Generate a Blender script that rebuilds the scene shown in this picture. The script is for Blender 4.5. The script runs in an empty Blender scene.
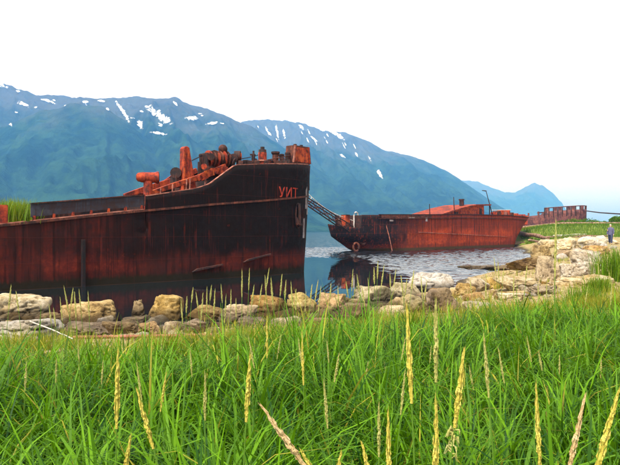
import bpy, bmesh, math, random
import numpy as np
from mathutils import Vector, Matrix

random.seed(7)
RNG = np.random.default_rng(11)
SC = bpy.context.scene
COL = SC.collection
R = math.radians

# ------------------------------------------------------------------ camera
EYE = 2.6            # metres above the water
HORIZON, FPX, CX = 231.0, 620.0, 310.0
cam_d = bpy.data.cameras.new('camera')
cam_d.sensor_width = 36.0
cam_d.lens = 36.0
cam_d.clip_start = 0.05
cam_d.clip_end = 20000
cam = bpy.data.objects.new('camera', cam_d)
COL.objects.link(cam)
cam.location = (0, 0, EYE)
cam.rotation_euler = (R(90 - 0.14), 0, 0)
SC.camera = cam

# ------------------------------------------------------------------ sky, sun, exposure
SUN_DIR = Vector((-0.45, -0.70, 0)).normalized()
SUN_EL = R(58)
world = bpy.data.worlds.new('World')
SC.world = world
world.use_nodes = True
wn, wl = world.node_tree.nodes, world.node_tree.links
wn.clear()
w_out = wn.new('ShaderNodeOutputWorld')
w_bg = wn.new('ShaderNodeBackground')
w_bg.inputs['Strength'].default_value = 0.15
w_sky = wn.new('ShaderNodeTexSky')
w_sky.sky_type = 'NISHITA'
w_sky.sun_disc = False
w_sky.sun_elevation = SUN_EL
w_sky.sun_rotation = math.atan2(SUN_DIR.x, SUN_DIR.y) % (2 * math.pi)
w_sky.dust_density = 4.0
w_sky.air_density = 1.0
w_hs = wn.new('ShaderNodeHueSaturation')          # thin bright overcast: nearly white
w_hs.inputs['Saturation'].default_value = 0.22
w_hs.inputs['Value'].default_value = 1.9
wl.new(w_sky.outputs[0], w_hs.inputs['Color'])
wl.new(w_hs.outputs[0], w_bg.inputs['Color'])
wl.new(w_bg.outputs[0], w_out.inputs['Surface'])

sun_d = bpy.data.lights.new('sun', 'SUN')
sun_d.energy = 3.2
sun_d.angle = R(1.2)
sun_d.color = (1.0, 0.94, 0.84)
sun = bpy.data.objects.new('sun', sun_d)
COL.objects.link(sun)
_to = Vector((SUN_DIR.x * math.cos(SUN_EL), SUN_DIR.y * math.cos(SUN_EL), math.sin(SUN_EL)))
sun.rotation_euler = _to.to_track_quat('Z', 'Y').to_euler()
sun.location = (0, 0, 60)

vs = SC.view_settings
vs.view_transform = 'Standard'
vs.look = 'None'
vs.exposure = 0.45
vs.gamma = 1
vs.use_curve_mapping = False
SC.render.engine = 'CYCLES'
SC.cycles.use_denoising = True
SC.cycles.max_bounces = 8
SC.cycles.volume_bounces = 1
SC.cycles.transparent_max_bounces = 12


# ------------------------------------------------------------------ helpers
def W(x, y, Y):
    """photo direction (x, y) at distance Y -> world point"""
    return Vector(((x - CX) / FPX * Y, Y, EYE + (HORIZON - y) / FPX * Y))


def tag(o, label=None, cat=None, group=None, kind=None):
    if label: o['label'] = label
    if cat: o['category'] = cat
    if group: o['group'] = group
    if kind: o['kind'] = kind
    return o


def empty(name, loc=(0, 0, 0), rz=0.0):
    o = bpy.data.objects.new(name, None)
    o.empty_display_size = 0.3
    COL.objects.link(o)
    o.location = loc
    o.rotation_euler = (0, 0, rz)
    return o


def link_mesh(name, me, mat=None, parent=None):
    o = bpy.data.objects.new(name, me)
    COL.objects.link(o)
    if mat and not me.materials: me.materials.append(mat)
    if parent: o.parent = parent
    return o


def np_mesh(name, verts, faces, smooth=True):
    """verts (n,3) array, faces (m,k) array, all with the same k"""
    me = bpy.data.meshes.new(name)
    verts = np.asarray(verts, dtype=np.float32)
    faces = np.asarray(faces, dtype=np.int32)
    k = faces.shape[1]
    me.vertices.add(len(verts)); me.vertices.foreach_set('co', verts.ravel())
    me.loops.add(faces.size); me.loops.foreach_set('vertex_index', faces.ravel())
    me.polygons.add(len(faces))
    me.polygons.foreach_set('loop_start', np.arange(0, faces.size, k, dtype=np.int32))
    me.polygons.foreach_set('use_smooth', np.full(len(faces), smooth))
    me.update(calc_edges=True)
    return me


def grid_faces(nr, nc):
    a = np.arange((nr - 1) * nc).reshape(nr - 1, nc)[:, :-1].ravel()
    return np.stack([a, a + 1, a + nc + 1, a + nc], 1)


def add_attr(me, name, vals):
    at = me.attributes.new(name, 'FLOAT', 'POINT')
    at.data.foreach_set('value', np.asarray(vals, dtype=np.float32))


class MB:
    """collects shapes and links them as ONE mesh"""
    def __init__(self): self.v = []; self.f = []

    def add(self, vs_, fs):
        n = len(self.v)
        self.v += [tuple(p) for p in vs_]
        self.f += [tuple(i + n for i in f) for f in fs]
        return self

    def box(self, c, s, rot=None, taper=1.0):
        c = Vector(c); out = []
        for z in (-1, 1):
            k = taper if z > 0 else 1.0
            for x, y in ((-1, -1), (1, -1), (1, 1), (-1, 1)):
                p = Vector((x * s[0] / 2 * k, y * s[1] / 2 * k, z * s[2] / 2))
                if rot is not None: p = rot @ p
                out.append(c + p)
        return self.add(out, [(3, 2, 1, 0), (4, 5, 6, 7), (0, 1, 5, 4), (1, 2, 6, 5), (2, 3, 7, 6), (3, 0, 4, 7)])

    def tube(self, pts, rad, seg=10, caps=True):
        pts = [Vector(p) for p in pts]
        if not hasattr(rad, '__len__'): rad = [rad] * len(pts)
        out = []; fs = []
        for i, p in enumerate(pts):
            t = (pts[min(i + 1, len(pts) - 1)] - pts[max(i - 1, 0)]).normalized()
            up = Vector((0, 0, 1)) if abs(t.z) < 0.9 else Vector((1, 0, 0))
            a = t.cross(up).normalized(); b = t.cross(a)
            for k in range(seg):
                an = 2 * math.pi * k / seg
                out.append(p + (a * math.cos(an) + b * math.sin(an)) * rad[i])
        for i in range(len(pts) - 1):
            for k in range(seg):
                k2 = (k + 1) % seg
                fs.append((i * seg + k, i * seg + k2, (i + 1) * seg + k2, (i + 1) * seg + k))
        if caps:
            fs.append(tuple(range(seg))[::-1])
            fs.append(tuple((len(pts) - 1) * seg + k for k in range(seg)))
        return self.add(out, fs)

    def prism(self, prof, y0, y1):
        """profile of (x, z) points pushed from y0 to y1"""
        n = len(prof)
        vs_ = [(x, y0, z) for x, z in prof] + [(x, y1, z) for x, z in prof]
        fs = [tuple(range(n)), tuple(range(2 * n - 1, n - 1, -1))]
        fs += [(i, i + n, (i + 1) % n + n, (i + 1) % n) for i in range(n)]
        return self.add(vs_, fs)

    def ball(self, c, r, seg=10, rings=6, sz=1.0):
        c = Vector(c); pts = []; rad = []
        for i in range(rings + 1):
            a = -math.pi / 2 + math.pi * i / rings
            pts.append(c + Vector((0, 0, math.sin(a) * r * sz))); rad.append(max(1e-3, math.cos(a) * r))
        return self.tube(pts, rad, seg)

    def build(self, name, mat, parent=None, smooth=False, bevel=0.0):
        me = bpy.data.meshes.new(name)
        me.from_pydata([tuple(p) for p in self.v], [], self.f)
        bm = bmesh.new(); bm.from_mesh(me)
        bmesh.ops.recalc_face_normals(bm, faces=bm.faces)
        bm.to_mesh(me); bm.free()
        if smooth:
            me.shade_smooth() if hasattr(me, 'shade_smooth') else None
            try: me.set_sharp_from_angle(angle=R(40))
            except Exception: pass
        o = link_mesh(name, me, mat, parent)
        if bevel:
            m = o.modifiers.new('bevel', 'BEVEL'); m.width = bevel; m.segments = 2; m.limit_method = 'ANGLE'
        return o


# ---- noise
_perm = np.random.default_rng(3).integers(0, 1 << 30, 4096)
def _h(ix, iy, iz, seed):
    a = _perm[(ix + seed * 131) & 4095]
    a = _perm[(a + iy) & 4095]
    a = _perm[(a + iz) & 4095]
    return (a & 0xFFFFF) / float(0xFFFFF)


def noise3(x, y, z, seed=0):
    x, y, z = np.broadcast_arrays(np.asarray(x, float), np.asarray(y, float), np.asarray(z, float))
    ix, iy, iz = np.floor(x).astype(np.int64), np.floor(y).astype(np.int64), np.floor(z).astype(np.int64)
    fx, fy, fz = x - ix, y - iy, z - iz
    fx, fy, fz = (f * f * f * (f * (f * 6 - 15) + 10) for f in (fx, fy, fz))
    r = 0
    for dx in (0, 1):
        for dy in (0, 1):
            for dz in (0, 1):
                w = (fx if dx else 1 - fx) * (fy if dy else 1 - fy) * (fz if dz else 1 - fz)
                r = r + w * _h(ix + dx, iy + dy, iz + dz, seed)
    return r


def fbm(x, y, z=0.0, oct=4, seed=0, gain=0.5):
    a, s, r = 1.0, 0.0, 0
    f = 1.0
    for o in range(oct):
        r = r + a * noise3(np.asarray(x) * f, np.asarray(y) * f, np.asarray(z) * f, seed + o)
        s += a; a *= gain; f *= 2.03
    return r / s


def sstep(a, b, x):
    t = np.clip((np.asarray(x, float) - a) / (b - a), 0, 1)
    return t * t * (3 - 2 * t)


# ------------------------------------------------------------------ materials
class NT:
    """small node-tree writer"""
    def __init__(self, name, rough=0.8):
        self.m = bpy.data.materials.new(name); self.m.use_nodes = True
        self.n, self.l = self.m.node_tree.nodes, self.m.node_tree.links
        self.p = self.n['Principled BSDF']; self.out = self.n['Material Output']
        self.p.inputs['Roughness'].default_value = rough
        self.p.inputs['Specular IOR Level'].default_value = 0.25
        self._tc = None

    def node(self, t, **kw):
        n = self.n.new(t)
        for k, v in kw.items(): setattr(n, k, v)
        return n

    def put(self, sock, v):
        if isinstance(v, bpy.types.NodeSocket): self.l.new(v, sock)
        elif isinstance(v, (tuple, list)) and len(v) == 3 and sock.type == 'RGBA': sock.default_value = (*v, 1)
        else: sock.default_value = v

    def coord(self, kind='Object', scale=(1, 1, 1)):
        if self._tc is None: self._tc = self.node('ShaderNodeTexCoord')
        mp = self.node('ShaderNodeMapping'); mp.inputs['Scale'].default_value = scale
        self.l.new(self._tc.outputs[kind], mp.inputs['Vector'])
        return mp.outputs[0]

    def pos(self, scale=(1, 1, 1)):
        g = self.node('ShaderNodeNewGeometry'); mp = self.node('ShaderNodeMapping')
        mp.inputs['Scale'].default_value = scale
        self.l.new(g.outputs['Position'], mp.inputs['Vector'])
        return mp.outputs[0]

    def noise(self, vec, scale, detail=6, rough=0.6, dist=0.0):
        n = self.node('ShaderNodeTexNoise')
        self.put(n.inputs['Vector'], vec)
        n.inputs['Scale'].default_value = scale; n.inputs['Detail'].default_value = detail
        n.inputs['Roughness'].default_value = rough; n.inputs['Distortion'].default_value = dist
        return n.outputs['Fac']

    def ramp(self, fac, stops, interp='LINEAR'):
        r = self.node('ShaderNodeValToRGB'); cr = r.color_ramp; cr.interpolation = interp
        while len(cr.elements) < len(stops): cr.elements.new(0.5)
        for e, (p, c) in zip(cr.elements, stops):
            e.position = p
            e.color = (c, c, c, 1) if not isinstance(c, tuple) else (*c, 1)
        self.put(r.inputs['Fac'], fac)
        return r.outputs['Color']

    def rng(self, v, a, b, lo=0.0, hi=1.0):
        n = self.node('ShaderNodeMapRange'); n.interpolation_type = 'SMOOTHSTEP'
        self.put(n.inputs['Value'], v)
        for k, x in (('From Min', a), ('From Max', b), ('To Min', lo), ('To Max', hi)): n.inputs[k].default_value = x
        return n.outputs[0]

    def math(self, op, a, b=0.0, clamp=False):
        n = self.node('ShaderNodeMath', operation=op, use_clamp=clamp)
        self.put(n.inputs[0], a); self.put(n.inputs[1], b)
        return n.outputs[0]

    def mix(self, fac, a, b, mode='MIX'):
        n = self.node('ShaderNodeMix', data_type='RGBA', blend_type=mode)
        self.put(n.inputs[0], fac); self.put(n.inputs[6], a); self.put(n.inputs[7], b)
        return n.outputs[2]

    def xyz(self, vec):
        n = self.node('ShaderNodeSeparateXYZ'); self.put(n.inputs[0], vec)
        return n.outputs

    def attr(self, name):
        n = self.node('ShaderNodeAttribute', attribute_name=name)
        return n.outputs['Fac']

    def rand(self):
        return self.node('ShaderNodeObjectInfo').outputs['Random']

    def bump(self, h, strength=0.5, dist=0.02):
        b = self.node('ShaderNodeBump')
        b.inputs['Strength'].default_value = strength; self.put(b.inputs['Distance'], dist)
        self.put(b.inputs['Height'], h)
        self.l.new(b.outputs[0], self.p.inputs['Normal'])
        return b

    def color(self, c): self.put(self.p.inputs['Base Color'], c); return self


def rust_mat(name, c_dark, c_mid, c_hi, scale=2.5, rough=0.8, streak=True, dark_amt=0.5):
    t = NT(name, rough)
    v = t.coord('Object'); sv = t.coord('Object', (2.4, 2.4, 0.35))
    n1 = t.noise(v, scale, 8, 0.65); n2 = t.noise(sv, scale * 1.6, 5, 0.6)
    c = t.ramp(n1, [(0.37, c_dark), (0.49, c_mid), (0.64, c_hi)])
    if streak: c = t.mix(t.rng(n2, 0.50, 0.60, 0, dark_amt + 0.15), c, c_dark)
    t.color(c)
    n3 = t.noise(v, scale * 9, 4, 0.7)
    t.put(t.p.inputs['Roughness'], t.rng(n1, 0.3, 0.7, rough - 0.12, min(1, rough + 0.1)))
    t.bump(t.math('ADD', n3, n1), 0.45, 0.02)
    return t.m


M = {}
M['rust_red'] = rust_mat('rust_red', (0.05, 0.009, 0.006), (0.24, 0.026, 0.009), (0.42, 0.065, 0.016))
M['rust_orange'] = rust_mat('rust_orange', (0.06, 0.011, 0.006), (0.30, 0.036, 0.010), (0.46, 0.09, 0.018), 3)
M['rust_roof'] = rust_mat('rust_roof', (0.06, 0.012, 0.008), (0.20, 0.028, 0.012), (0.40, 0.065, 0.016), 0.9)
M['hull_black'] = rust_mat('hull_black', (0.004, 0.003, 0.003), (0.009, 0.006, 0.006), (0.03, 0.010, 0.008))
M['rust_brown'] = rust_mat('rust_brown', (0.018, 0.008, 0.006), (0.07, 0.02, 0.012), (0.17, 0.05, 0.025))
M['rust_dark'] = rust_mat('rust_dark', (0.010, 0.007, 0.007), (0.03, 0.013, 0.011), (0.09, 0.028, 0.018))
M['rust_purple'] = rust_mat('rust_purple', (0.03, 0.012, 0.013), (0.10, 0.035, 0.033), (0.20, 0.07, 0.05), 1.0)
M['slate_paint'] = rust_mat('slate_paint', (0.030, 0.011, 0.008), (0.026, 0.021, 0.026), (0.045, 0.042, 0.054), 1.6)
M['pale_steel'] = rust_mat('pale_steel', (0.12, 0.07, 0.06), (0.22, 0.18, 0.17), (0.36, 0.33, 0.33), 2.2)
M['rust_pipe'] = rust_mat('rust_pipe', (0.10, 0.03, 0.02), (0.26, 0.09, 0.06), (0.42, 0.18, 0.12), 3, streak=False)
M['letter_paint'] = rust_mat('letter_paint', (0.05, 0.008, 0.006), (0.34, 0.03, 0.014), (0.44, 0.05, 0.02), 3)
M['old_white'] = rust_mat('old_white', (0.25, 0.18, 0.14), (0.55, 0.50, 0.45), (0.7, 0.68, 0.64), 4)
M['drift_wood'] = rust_mat('drift_wood', (0.06, 0.03, 0.02), (0.17, 0.09, 0.055), (0.32, 0.22, 0.15), 3, streak=False)
M['bleached_wood'] = rust_mat('bleached_wood', (0.22, 0.17, 0.12), (0.42, 0.36, 0.29), (0.56, 0.50, 0.42), 4, streak=False)


def hull_mat(name, black_from, black_to, black_z, red_z0, red_z1, dk, br, rd, ol, hi, bright=1.0):
    """weathered hull: black paint left towards the bow, rust elsewhere, red lead low down, weed at the waterline"""
    t = NT(name, 0.72)
    v = t.coord('Object'); x, y, z = t.xyz(v)
    n1 = t.noise(v, 0.55, 7, 0.65, 0.4)
    n2 = t.noise(v, 3.2, 8, 0.7)
    st = t.noise(t.coord('Object', (1.7, 1.7, 0.09)), 1.6, 6, 0.65)          # vertical run marks
    st2 = t.noise(t.coord('Object', (5, 5, 0.16)), 1.5, 5, 0.6)
    base = t.ramp(n2, [(0.32, br), (0.55, tuple(0.5 * (a + b) for a, b in zip(br, rd))), (0.75, rd)])
    base = t.mix(t.rng(st, 0.46, 0.57, 0.0, 0.85), base, br)
    # red lead band
    zz = t.math('ADD', z, t.math('MULTIPLY', t.math('SUBTRACT', n1, 0.5), 1.4))
    band = t.math('MULTIPLY', t.rng(zz, red_z0 - 0.25, red_z0 + 0.15), t.rng(zz, red_z1 + 0.9, red_z1))
    band = t.math('MULTIPLY', band, t.rng(t.noise(v, 0.21, 3, 0.5), 0.40, 0.56, 0.15, 1.0))
    redc = t.ramp(n2, [(0.3, tuple(0.55 * c for c in rd)), (0.5, rd), (0.72, hi)])
    base = t.mix(band, base, redc)
    # black paint
    xx = t.math('ADD', x, t.math('MULTIPLY', t.math('SUBTRACT', n1, 0.5), 9.0))
    bk = t.math('MULTIPLY', t.rng(xx, black_from, black_to), t.rng(zz, black_z - 0.6, black_z + 0.5))
    flake = t.rng(n2, 0.60, 0.68, 1.0, 0.35)
    flake = t.math('MULTIPLY', flake, t.rng(st2, 0.60, 0.72, 1.0, 0.55))
    base = t.mix(t.math('MULTIPLY', bk, flake), base, dk)
    run = t.math('MULTIPLY', t.rng(st2, 0.54, 0.62), t.rng(t.noise(v, 0.8, 4, 0.6), 0.44, 0.58))
    base = t.mix(t.math('MULTIPLY', run, 0.45), base, rd)
    drk = t.noise(t.coord('Object', (3.1, 3.1, 0.12)), 1.9, 6, 0.65)
    base = t.mix(t.rng(drk, 0.52, 0.60, 0.0, 0.6), base, dk)
    # weed
    wz = t.math('ADD', z, t.math('MULTIPLY', t.math('SUBTRACT', st2, 0.5), 0.35))
    base = t.mix(t.rng(wz, 0.50, 0.26), base, ol)
    # plate seams: slightly lighter rust
    br_t = t.node('ShaderNodeTexBrick')
    cmb = t.node('ShaderNodeCombineXYZ'); t.put(cmb.inputs[0], x); t.put(cmb.inputs[1], z)
    t.put(br_t.inputs['Vector'], cmb.outputs[0])
    br_t.inputs['Scale'].default_value = 1.0; br_t.inputs['Mortar Size'].default_value = 0.018
    br_t.inputs['Mortar Smooth'].default_value = 0.6
    br_t.inputs['Brick Width'].default_value = 3.3; br_t.inputs['Row Height'].default_value = 1.15
    seam = br_t.outputs['Fac']
    base = t.mix(t.math('MULTIPLY', seam, 0.14), base, tuple(1.4 * c for c in rd))
    t.color(base)
    t.put(t.p.inputs['Roughness'], t.rng(n2, 0.3, 0.7, 0.7, 0.95)); t.p.inputs['Specular IOR Level'].default_value = 0.12
    hgt = t.math('ADD', t.math('MULTIPLY', n2, 0.6), t.math('ADD', t.math('MULTIPLY', seam, 0.5), t.math('MULTIPLY', n1, 2.0)))
    t.bump(hgt, 0.5, 0.05)
    return t.m


M['hull_near'] = hull_mat('hull_near', -13.5, -5.5, 1.25, 0.75, 1.05,
                          (0.0062, 0.0032, 0.0030), (0.024, 0.0068, 0.0045), (0.095, 0.012, 0.006), (0.014, 0.010, 0.005), (0.17, 0.026, 0.010))
M['hull_far'] = hull_mat('hull_far', 13.0, 3.0, 0.7, 0.9, 2.4,
                         (0.014, 0.010, 0.011), (0.13, 0.022, 0.010), (0.36, 0.044, 0.013), (0.06, 0.035, 0.016), (0.48, 0.10, 0.025))


def rock_mat(name, lo, mid, hi, lichen, lich_amt):
    t = NT(name, 0.9)
    v = t.coord('Object'); rnd = t.rand()
    sep = t.node('ShaderNodeVectorMath', operation='ADD')
    t.l.new(v, sep.inputs[0])
    cv = t.node('ShaderNodeCombineXYZ'); t.put(cv.inputs[0], t.math('MULTIPLY', rnd, 37.0)); t.put(cv.inputs[1], t.math('MULTIPLY', rnd, 19.0))
    t.l.new(cv.outputs[0], sep.inputs[1]); v = sep.outputs[0]
    n1 = t.noise(v, 2.6, 8, 0.68); n2 = t.noise(v, 14, 6, 0.7); n3 = t.noise(v, 1.1, 4, 0.55)
    c = t.ramp(t.math('ADD', t.math('MULTIPLY', n1, 0.65), t.math('MULTIPLY', n2, 0.35)), [(0.39, lo), (0.49, mid), (0.60, hi)])
    c = t.mix(t.math('MULTIPLY', t.rng(n3, 0.46, 0.62), lich_amt), c, lichen)
    n5 = t.noise(v, 1.9, 5, 0.65)
    c = t.mix(t.rng(n5, 0.54, 0.66, 0.0, 0.6), c, tuple(0.55 * q for q in lo))
    # wet and weedy below the tide line
    z = t.xyz(t.pos())[2]
    c = t.mix(t.rng(z, 0.42, 0.12, 0.0, 0.85), c, (0.05, 0.032, 0.014))
    hs = t.node('ShaderNodeHueSaturation'); t.put(hs.inputs['Color'], c)
    t.put(hs.inputs['Value'], t.rng(rnd, 0, 1, 0.82, 1.12)); t.put(hs.inputs['Saturation'], t.rng(t.math('FRACT', t.math('MULTIPLY', rnd, 7.3)), 0, 1, 0.8, 1.2))
    t.color(hs.outputs[0])
    n4 = t.noise(v, 45, 4, 0.7)
    hgt = t.math('ADD', t.math('MULTIPLY', n1, 1.2), t.math('ADD', t.math('MULTIPLY', n2, 0.6), t.math('MULTIPLY', n4, 0.2)))
    t.bump(hgt, 1.0, 0.10)
    return t.m


M['rock_tan'] = rock_mat('rock_tan', (0.11, 0.068, 0.03), (0.30, 0.205, 0.09), (0.50, 0.385, 0.21), (0.32, 0.22, 0.09), 0.3)
M['rock_cream'] = rock_mat('rock_cream', (0.24, 0.17, 0.09), (0.45, 0.36, 0.22), (0.60, 0.52, 0.38), (0.42, 0.27, 0.08), 0.45)
M['rock_white'] = rock_mat('rock_white', (0.26, 0.20, 0.14), (0.46, 0.40, 0.31), (0.60, 0.54, 0.47), (0.42, 0.31, 0.15), 0.4)
M['rock_brown'] = rock_mat('rock_brown', (0.06, 0.035, 0.018), (0.15, 0.095, 0.045), (0.27, 0.19, 0.10), (0.24, 0.15, 0.04), 0.4)
M['rock_orange'] = rock_mat('rock_orange', (0.11, 0.062, 0.025), (0.30, 0.18, 0.07), (0.46, 0.32, 0.15), (0.34, 0.19, 0.05), 0.35)
M['rock_yellow'] = rock_mat('rock_yellow', (0.10, 0.07, 0.03), (0.28, 0.21, 0.085), (0.44, 0.36, 0.19), (0.33, 0.26, 0.07), 0.35)


def blade_mat(name, g_lo, g_hi, y_lo, y_hi, transl=0.4):
    t = NT(name, 0.55)
    tint, dry = t.attr('tint'), t.attr('dry')
    g = t.mix(tint, g_lo, g_hi); y = t.mix(tint, y_lo, y_hi)
    c = t.mix(dry, g, y)
    t.color(c); t.p.inputs['Specular IOR Level'].default_value = 0.18
    tr = t.node('ShaderNodeBsdfTranslucent'); t.put(tr.inputs['Color'], t.mix(0.5, c, t.mix(dry, g_hi, y_hi)))
    ms = t.node('ShaderNodeMixShader'); ms.inputs[0].default_value = transl
    t.l.new(t.p.outputs[0], ms.inputs[1]); t.l.new(tr.outputs[0], ms.inputs[2])
    t.l.new(ms.outputs[0], t.out.inputs['Surface'])
    return t.m


M['blade'] = blade_mat('grass_blade', (0.006, 0.046, 0.003), (0.135, 0.30, 0.005), (0.16, 0.15, 0.012), (0.40, 0.345, 0.035))
M['stem'] = blade_mat('grass_stem', (0.10, 0.20, 0.02), (0.18, 0.28, 0.03), (0.26, 0.24, 0.05), (0.36, 0.34, 0.07), 0.2)
M['seed'] = rust_mat('seed_straw', (0.30, 0.25, 0.03), (0.50, 0.41, 0.06), (0.64, 0.54, 0.14), 30, streak=False)
M['seed_pale'] = rust_mat('seed_pale', (0.22, 0.22, 0.05), (0.37, 0.35, 0.09), (0.50, 0.46, 0.18), 30, streak=False)
M['seed_pink'] = rust_mat('seed_pink', (0.34, 0.22, 0.08), (0.52, 0.36, 0.17), (0.64, 0.48, 0.28), 30, streak=False)


def ground_mat():
    t = NT('shore_ground', 0.95)
    v = t.pos()
    x, y, z = t.xyz(v)
    n1 = t.noise(v, 0.9, 6, 0.6); n2 = t.noise(v, 7, 7, 0.7); n3 = t.noise(v, 0.25, 4, 0.5)
    grav = t.ramp(n2, [(0.33, (0.10, 0.07, 0.03)), (0.5, (0.27, 0.19, 0.085)), (0.68, (0.46, 0.37, 0.20))])
    turf = t.ramp(n2, [(0.32, (0.045, 0.075, 0.012)), (0.5, (0.12, 0.16, 0.02)), (0.7, (0.26, 0.25, 0.05))])
    g = t.attr('turf')
    c = t.mix(t.rng(t.math('ADD', g, t.math('MULTIPLY', t.math('SUBTRACT', n1, 0.5), 0.9)), 0.35, 0.65), grav, turf)
    c = t.mix(t.rng(z, 0.32, 0.08), c, (0.045, 0.032, 0.016))
    t.color(c)
    t.bump(t.math('ADD', n2, n1), 0.8, 0.06)
    return t.m


M['ground'] = ground_mat()


def mountain_mat(name, veg, veg2, rock):
    t = NT(name, 1.0)
    t.p.inputs['Specular IOR Level'].default_value = 0.0
    v = t.pos()
    z = t.xyz(v)[2]
    n1 = t.noise(v, 0.004, 8, 0.65); n2 = t.noise(v, 0.02, 7, 0.7)
    c = t.mix(t.rng(t.math('ADD', t.math('MULTIPLY', n2, 0.5), t.math('MULTIPLY', n1, 0.5)), 0.42, 0.58), veg, veg2)
    hz = t.math('ADD', z, t.math('MULTIPLY', t.math('SUBTRACT', n1, 0.5), 700))
    c = t.mix(t.rng(hz, 330, 620, 0, 0.75), c, t.mix(n2, rock, tuple(1.6 * q for q in rock)))
    t.color(c)
    t.bump(t.math('ADD', n2, t.math('MULTIPLY', n1, 3)), 0.8, 14)
    return t.m


M['mountain'] = mountain_mat('mountain_slope', (0.003, 0.014, 0.008), (0.017, 0.045, 0.019), (0.046, 0.041, 0.042))
_t = NT('snow', 0.7); _t.color((0.60, 0.63, 0.67)); _t.bump(_t.noise(_t.pos(), 0.05), 0.3, 3); M['snow'] = _t.m
_tr = _t.node('ShaderNodeBsdfTransparent'); _ms = _t.node('ShaderNodeMixShader')
_t.put(_ms.inputs[0], _t.rng(_t.math('ADD', _t.attr('cover'), _t.math('MULTIPLY', _t.math('SUBTRACT', _t.noise(_t.pos((1, 0.6, 1)), 0.055, 7, 0.75), 0.5), 4.5)), 0.45, 0.75))
_t.l.new(_tr.outputs[0], _ms.inputs[1]); _t.l.new(_t.p.outputs[0], _ms.inputs[2]); _t.l.new(_ms.outputs[0], _t.out.inputs['Surface'])


def water_mat():
    t = NT('sea_water', 0.04)
    v = t.pos()
    x, y, z = t.xyz(v)
    t.color((0.006, 0.010, 0.012))
    t.p.inputs['IOR'].default_value = 1.7
    t.p.inputs['Specular IOR Level'].default_value = 0.5
    # wind reaches the open water; the lee of the wreck and the stones lies calm
    n0 = t.noise(t.pos((0.35, 1.0, 1)), 0.10, 4, 0.55)
    open_ = t.rng(t.math('ADD', y, t.math('MULTIPLY', t.math('SUBTRACT', n0, 0.5), 60)), 25, 44, 0.02, 1.0)
    lee = t.math('ADD', t.rng(x, 4.0, 8), t.rng(y, 55, 72), clamp=True)
    wind = t.math('MULTIPLY', open_, t.math('MAXIMUM', lee, 0.05))
    # ripples tilt the surface; the tilt is read straight from noise so that it holds at a distance
    def tilt(scale, sc, amp):
        n = t.node('ShaderNodeTexNoise'); t.l.new(t.pos(sc), n.inputs['Vector'])
        n.inputs['Scale'].default_value = scale; n.inputs['Detail'].default_value = 3; n.inputs['Roughness'].default_value = 0.55
        a_ = t.node('ShaderNodeVectorMath', operation='SUBTRACT'); t.l.new(n.outputs['Color'], a_.inputs[0]); a_.inputs[1].default_value = (0.5, 0.5, 0.5)
        b_ = t.node('ShaderNodeVectorMath', operation='MULTIPLY'); t.l.new(a_.outputs[0], b_.inputs[0]); b_.inputs[1].default_value = (amp, amp, 0)
        return b_.outputs[0]
    ad = t.node('ShaderNodeVectorMath', operation='ADD'); t.l.new(tilt(2.2, (0.6, 1.3, 1), 0.5), ad.inputs[0]); t.l.new(tilt(7.0, (0.7, 1.2, 1), 0.35), ad.inputs[1])
    sc_ = t.node('ShaderNodeVectorMath', operation='SCALE'); t.l.new(ad.outputs[0], sc_.inputs[0]); t.put(sc_.inputs['Scale'], wind)
    up_ = t.node('ShaderNodeVectorMath', operation='ADD'); t.l.new(sc_.outputs[0], up_.inputs[0]); t.l.new(t.node('ShaderNodeNewGeometry').outputs['Normal'], up_.inputs[1])
    nm = t.node('ShaderNodeVectorMath', operation='NORMALIZE'); t.l.new(up_.outputs[0], nm.inputs[0])
    t.l.new(nm.outputs[0], t.p.inputs['Normal'])
    t.put(t.p.inputs['Roughness'], t.rng(wind, 0, 1, 0.02, 0.10))
    return t.m


M['water'] = water_mat()

# ------------------------------------------------------------------ the ground and the sea
SHORE = [(-400, 12), (-60, 10), (-25, 12.6), (-9, 13.2), (-4, 13.8), (0, 15.6), (3, 19), (5.5, 24), (8.5, 33), (13.2, 39),
         (16.5, 46), (18.9, 52), (23.4, 67), (28, 82), (32, 95), (35.5, 107), (38, 124), (46, 138), (75, 142), (150, 146), (420, 170),
         (420, 2000), (-400, 2000)]
_S = np.array(SHORE, float)


def shore_dist(x, y):
    """signed distance, positive on land"""
    x = np.asarray(x, float); y = np.asarray(y, float)
    d = np.full(x.shape, 1e9); inside = np.zeros(x.shape, bool)
    n = len(_S)
    for i in range(n):
        ax, ay = _S[i]; bx, by = _S[(i + 1) % n]
        ex, ey = bx - ax, by - ay
        t = np.clip(((x - ax) * ex + (y - ay) * ey) / (ex * ex + ey * ey), 0, 1)
        d = np.minimum(d, np.hypot(x - ax - t * ex, y - ay - t * ey))
        cond = (ay > y) != (by > y)
        with np.errstate(divide='ignore', invalid='ignore'):
            xi = ax + (y - ay) * ex / (ey if ey else 1e-9)
        inside ^= cond & (x < xi)
    return np.where(inside, -d, d)


def terrain(x, y):
    x = np.asarray(x, float); y = np.asarray(y, float)
    s = shore_dist(x, y)
    s = s + (fbm(x * 0.25, y * 0.25, oct=3, seed=5) - 0.5) * 2.2
    land = 1.25 * (1 - np.exp(-np.maximum(s, 0) / 3.5))
    land = land + 0.40 * sstep(28, 55, y) * sstep(0, 9, s)
    bank = sstep(103, 113, y) * sstep(34, 40, x) * (1 - sstep(120, 134, y))
    land = land + bank * 2.0
    z = np.where(s > 0, land, np.maximum(s * 0.13, -1.6))
    z = z + (fbm(x * 0.9, y * 0.9, oct=4, seed=9) - 0.5) * 0.22 * sstep(-2, 2, s)
    return z


def ground_z(x, y):
    return float(terrain(np.array([x]), np.array([y]))[0])


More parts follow.
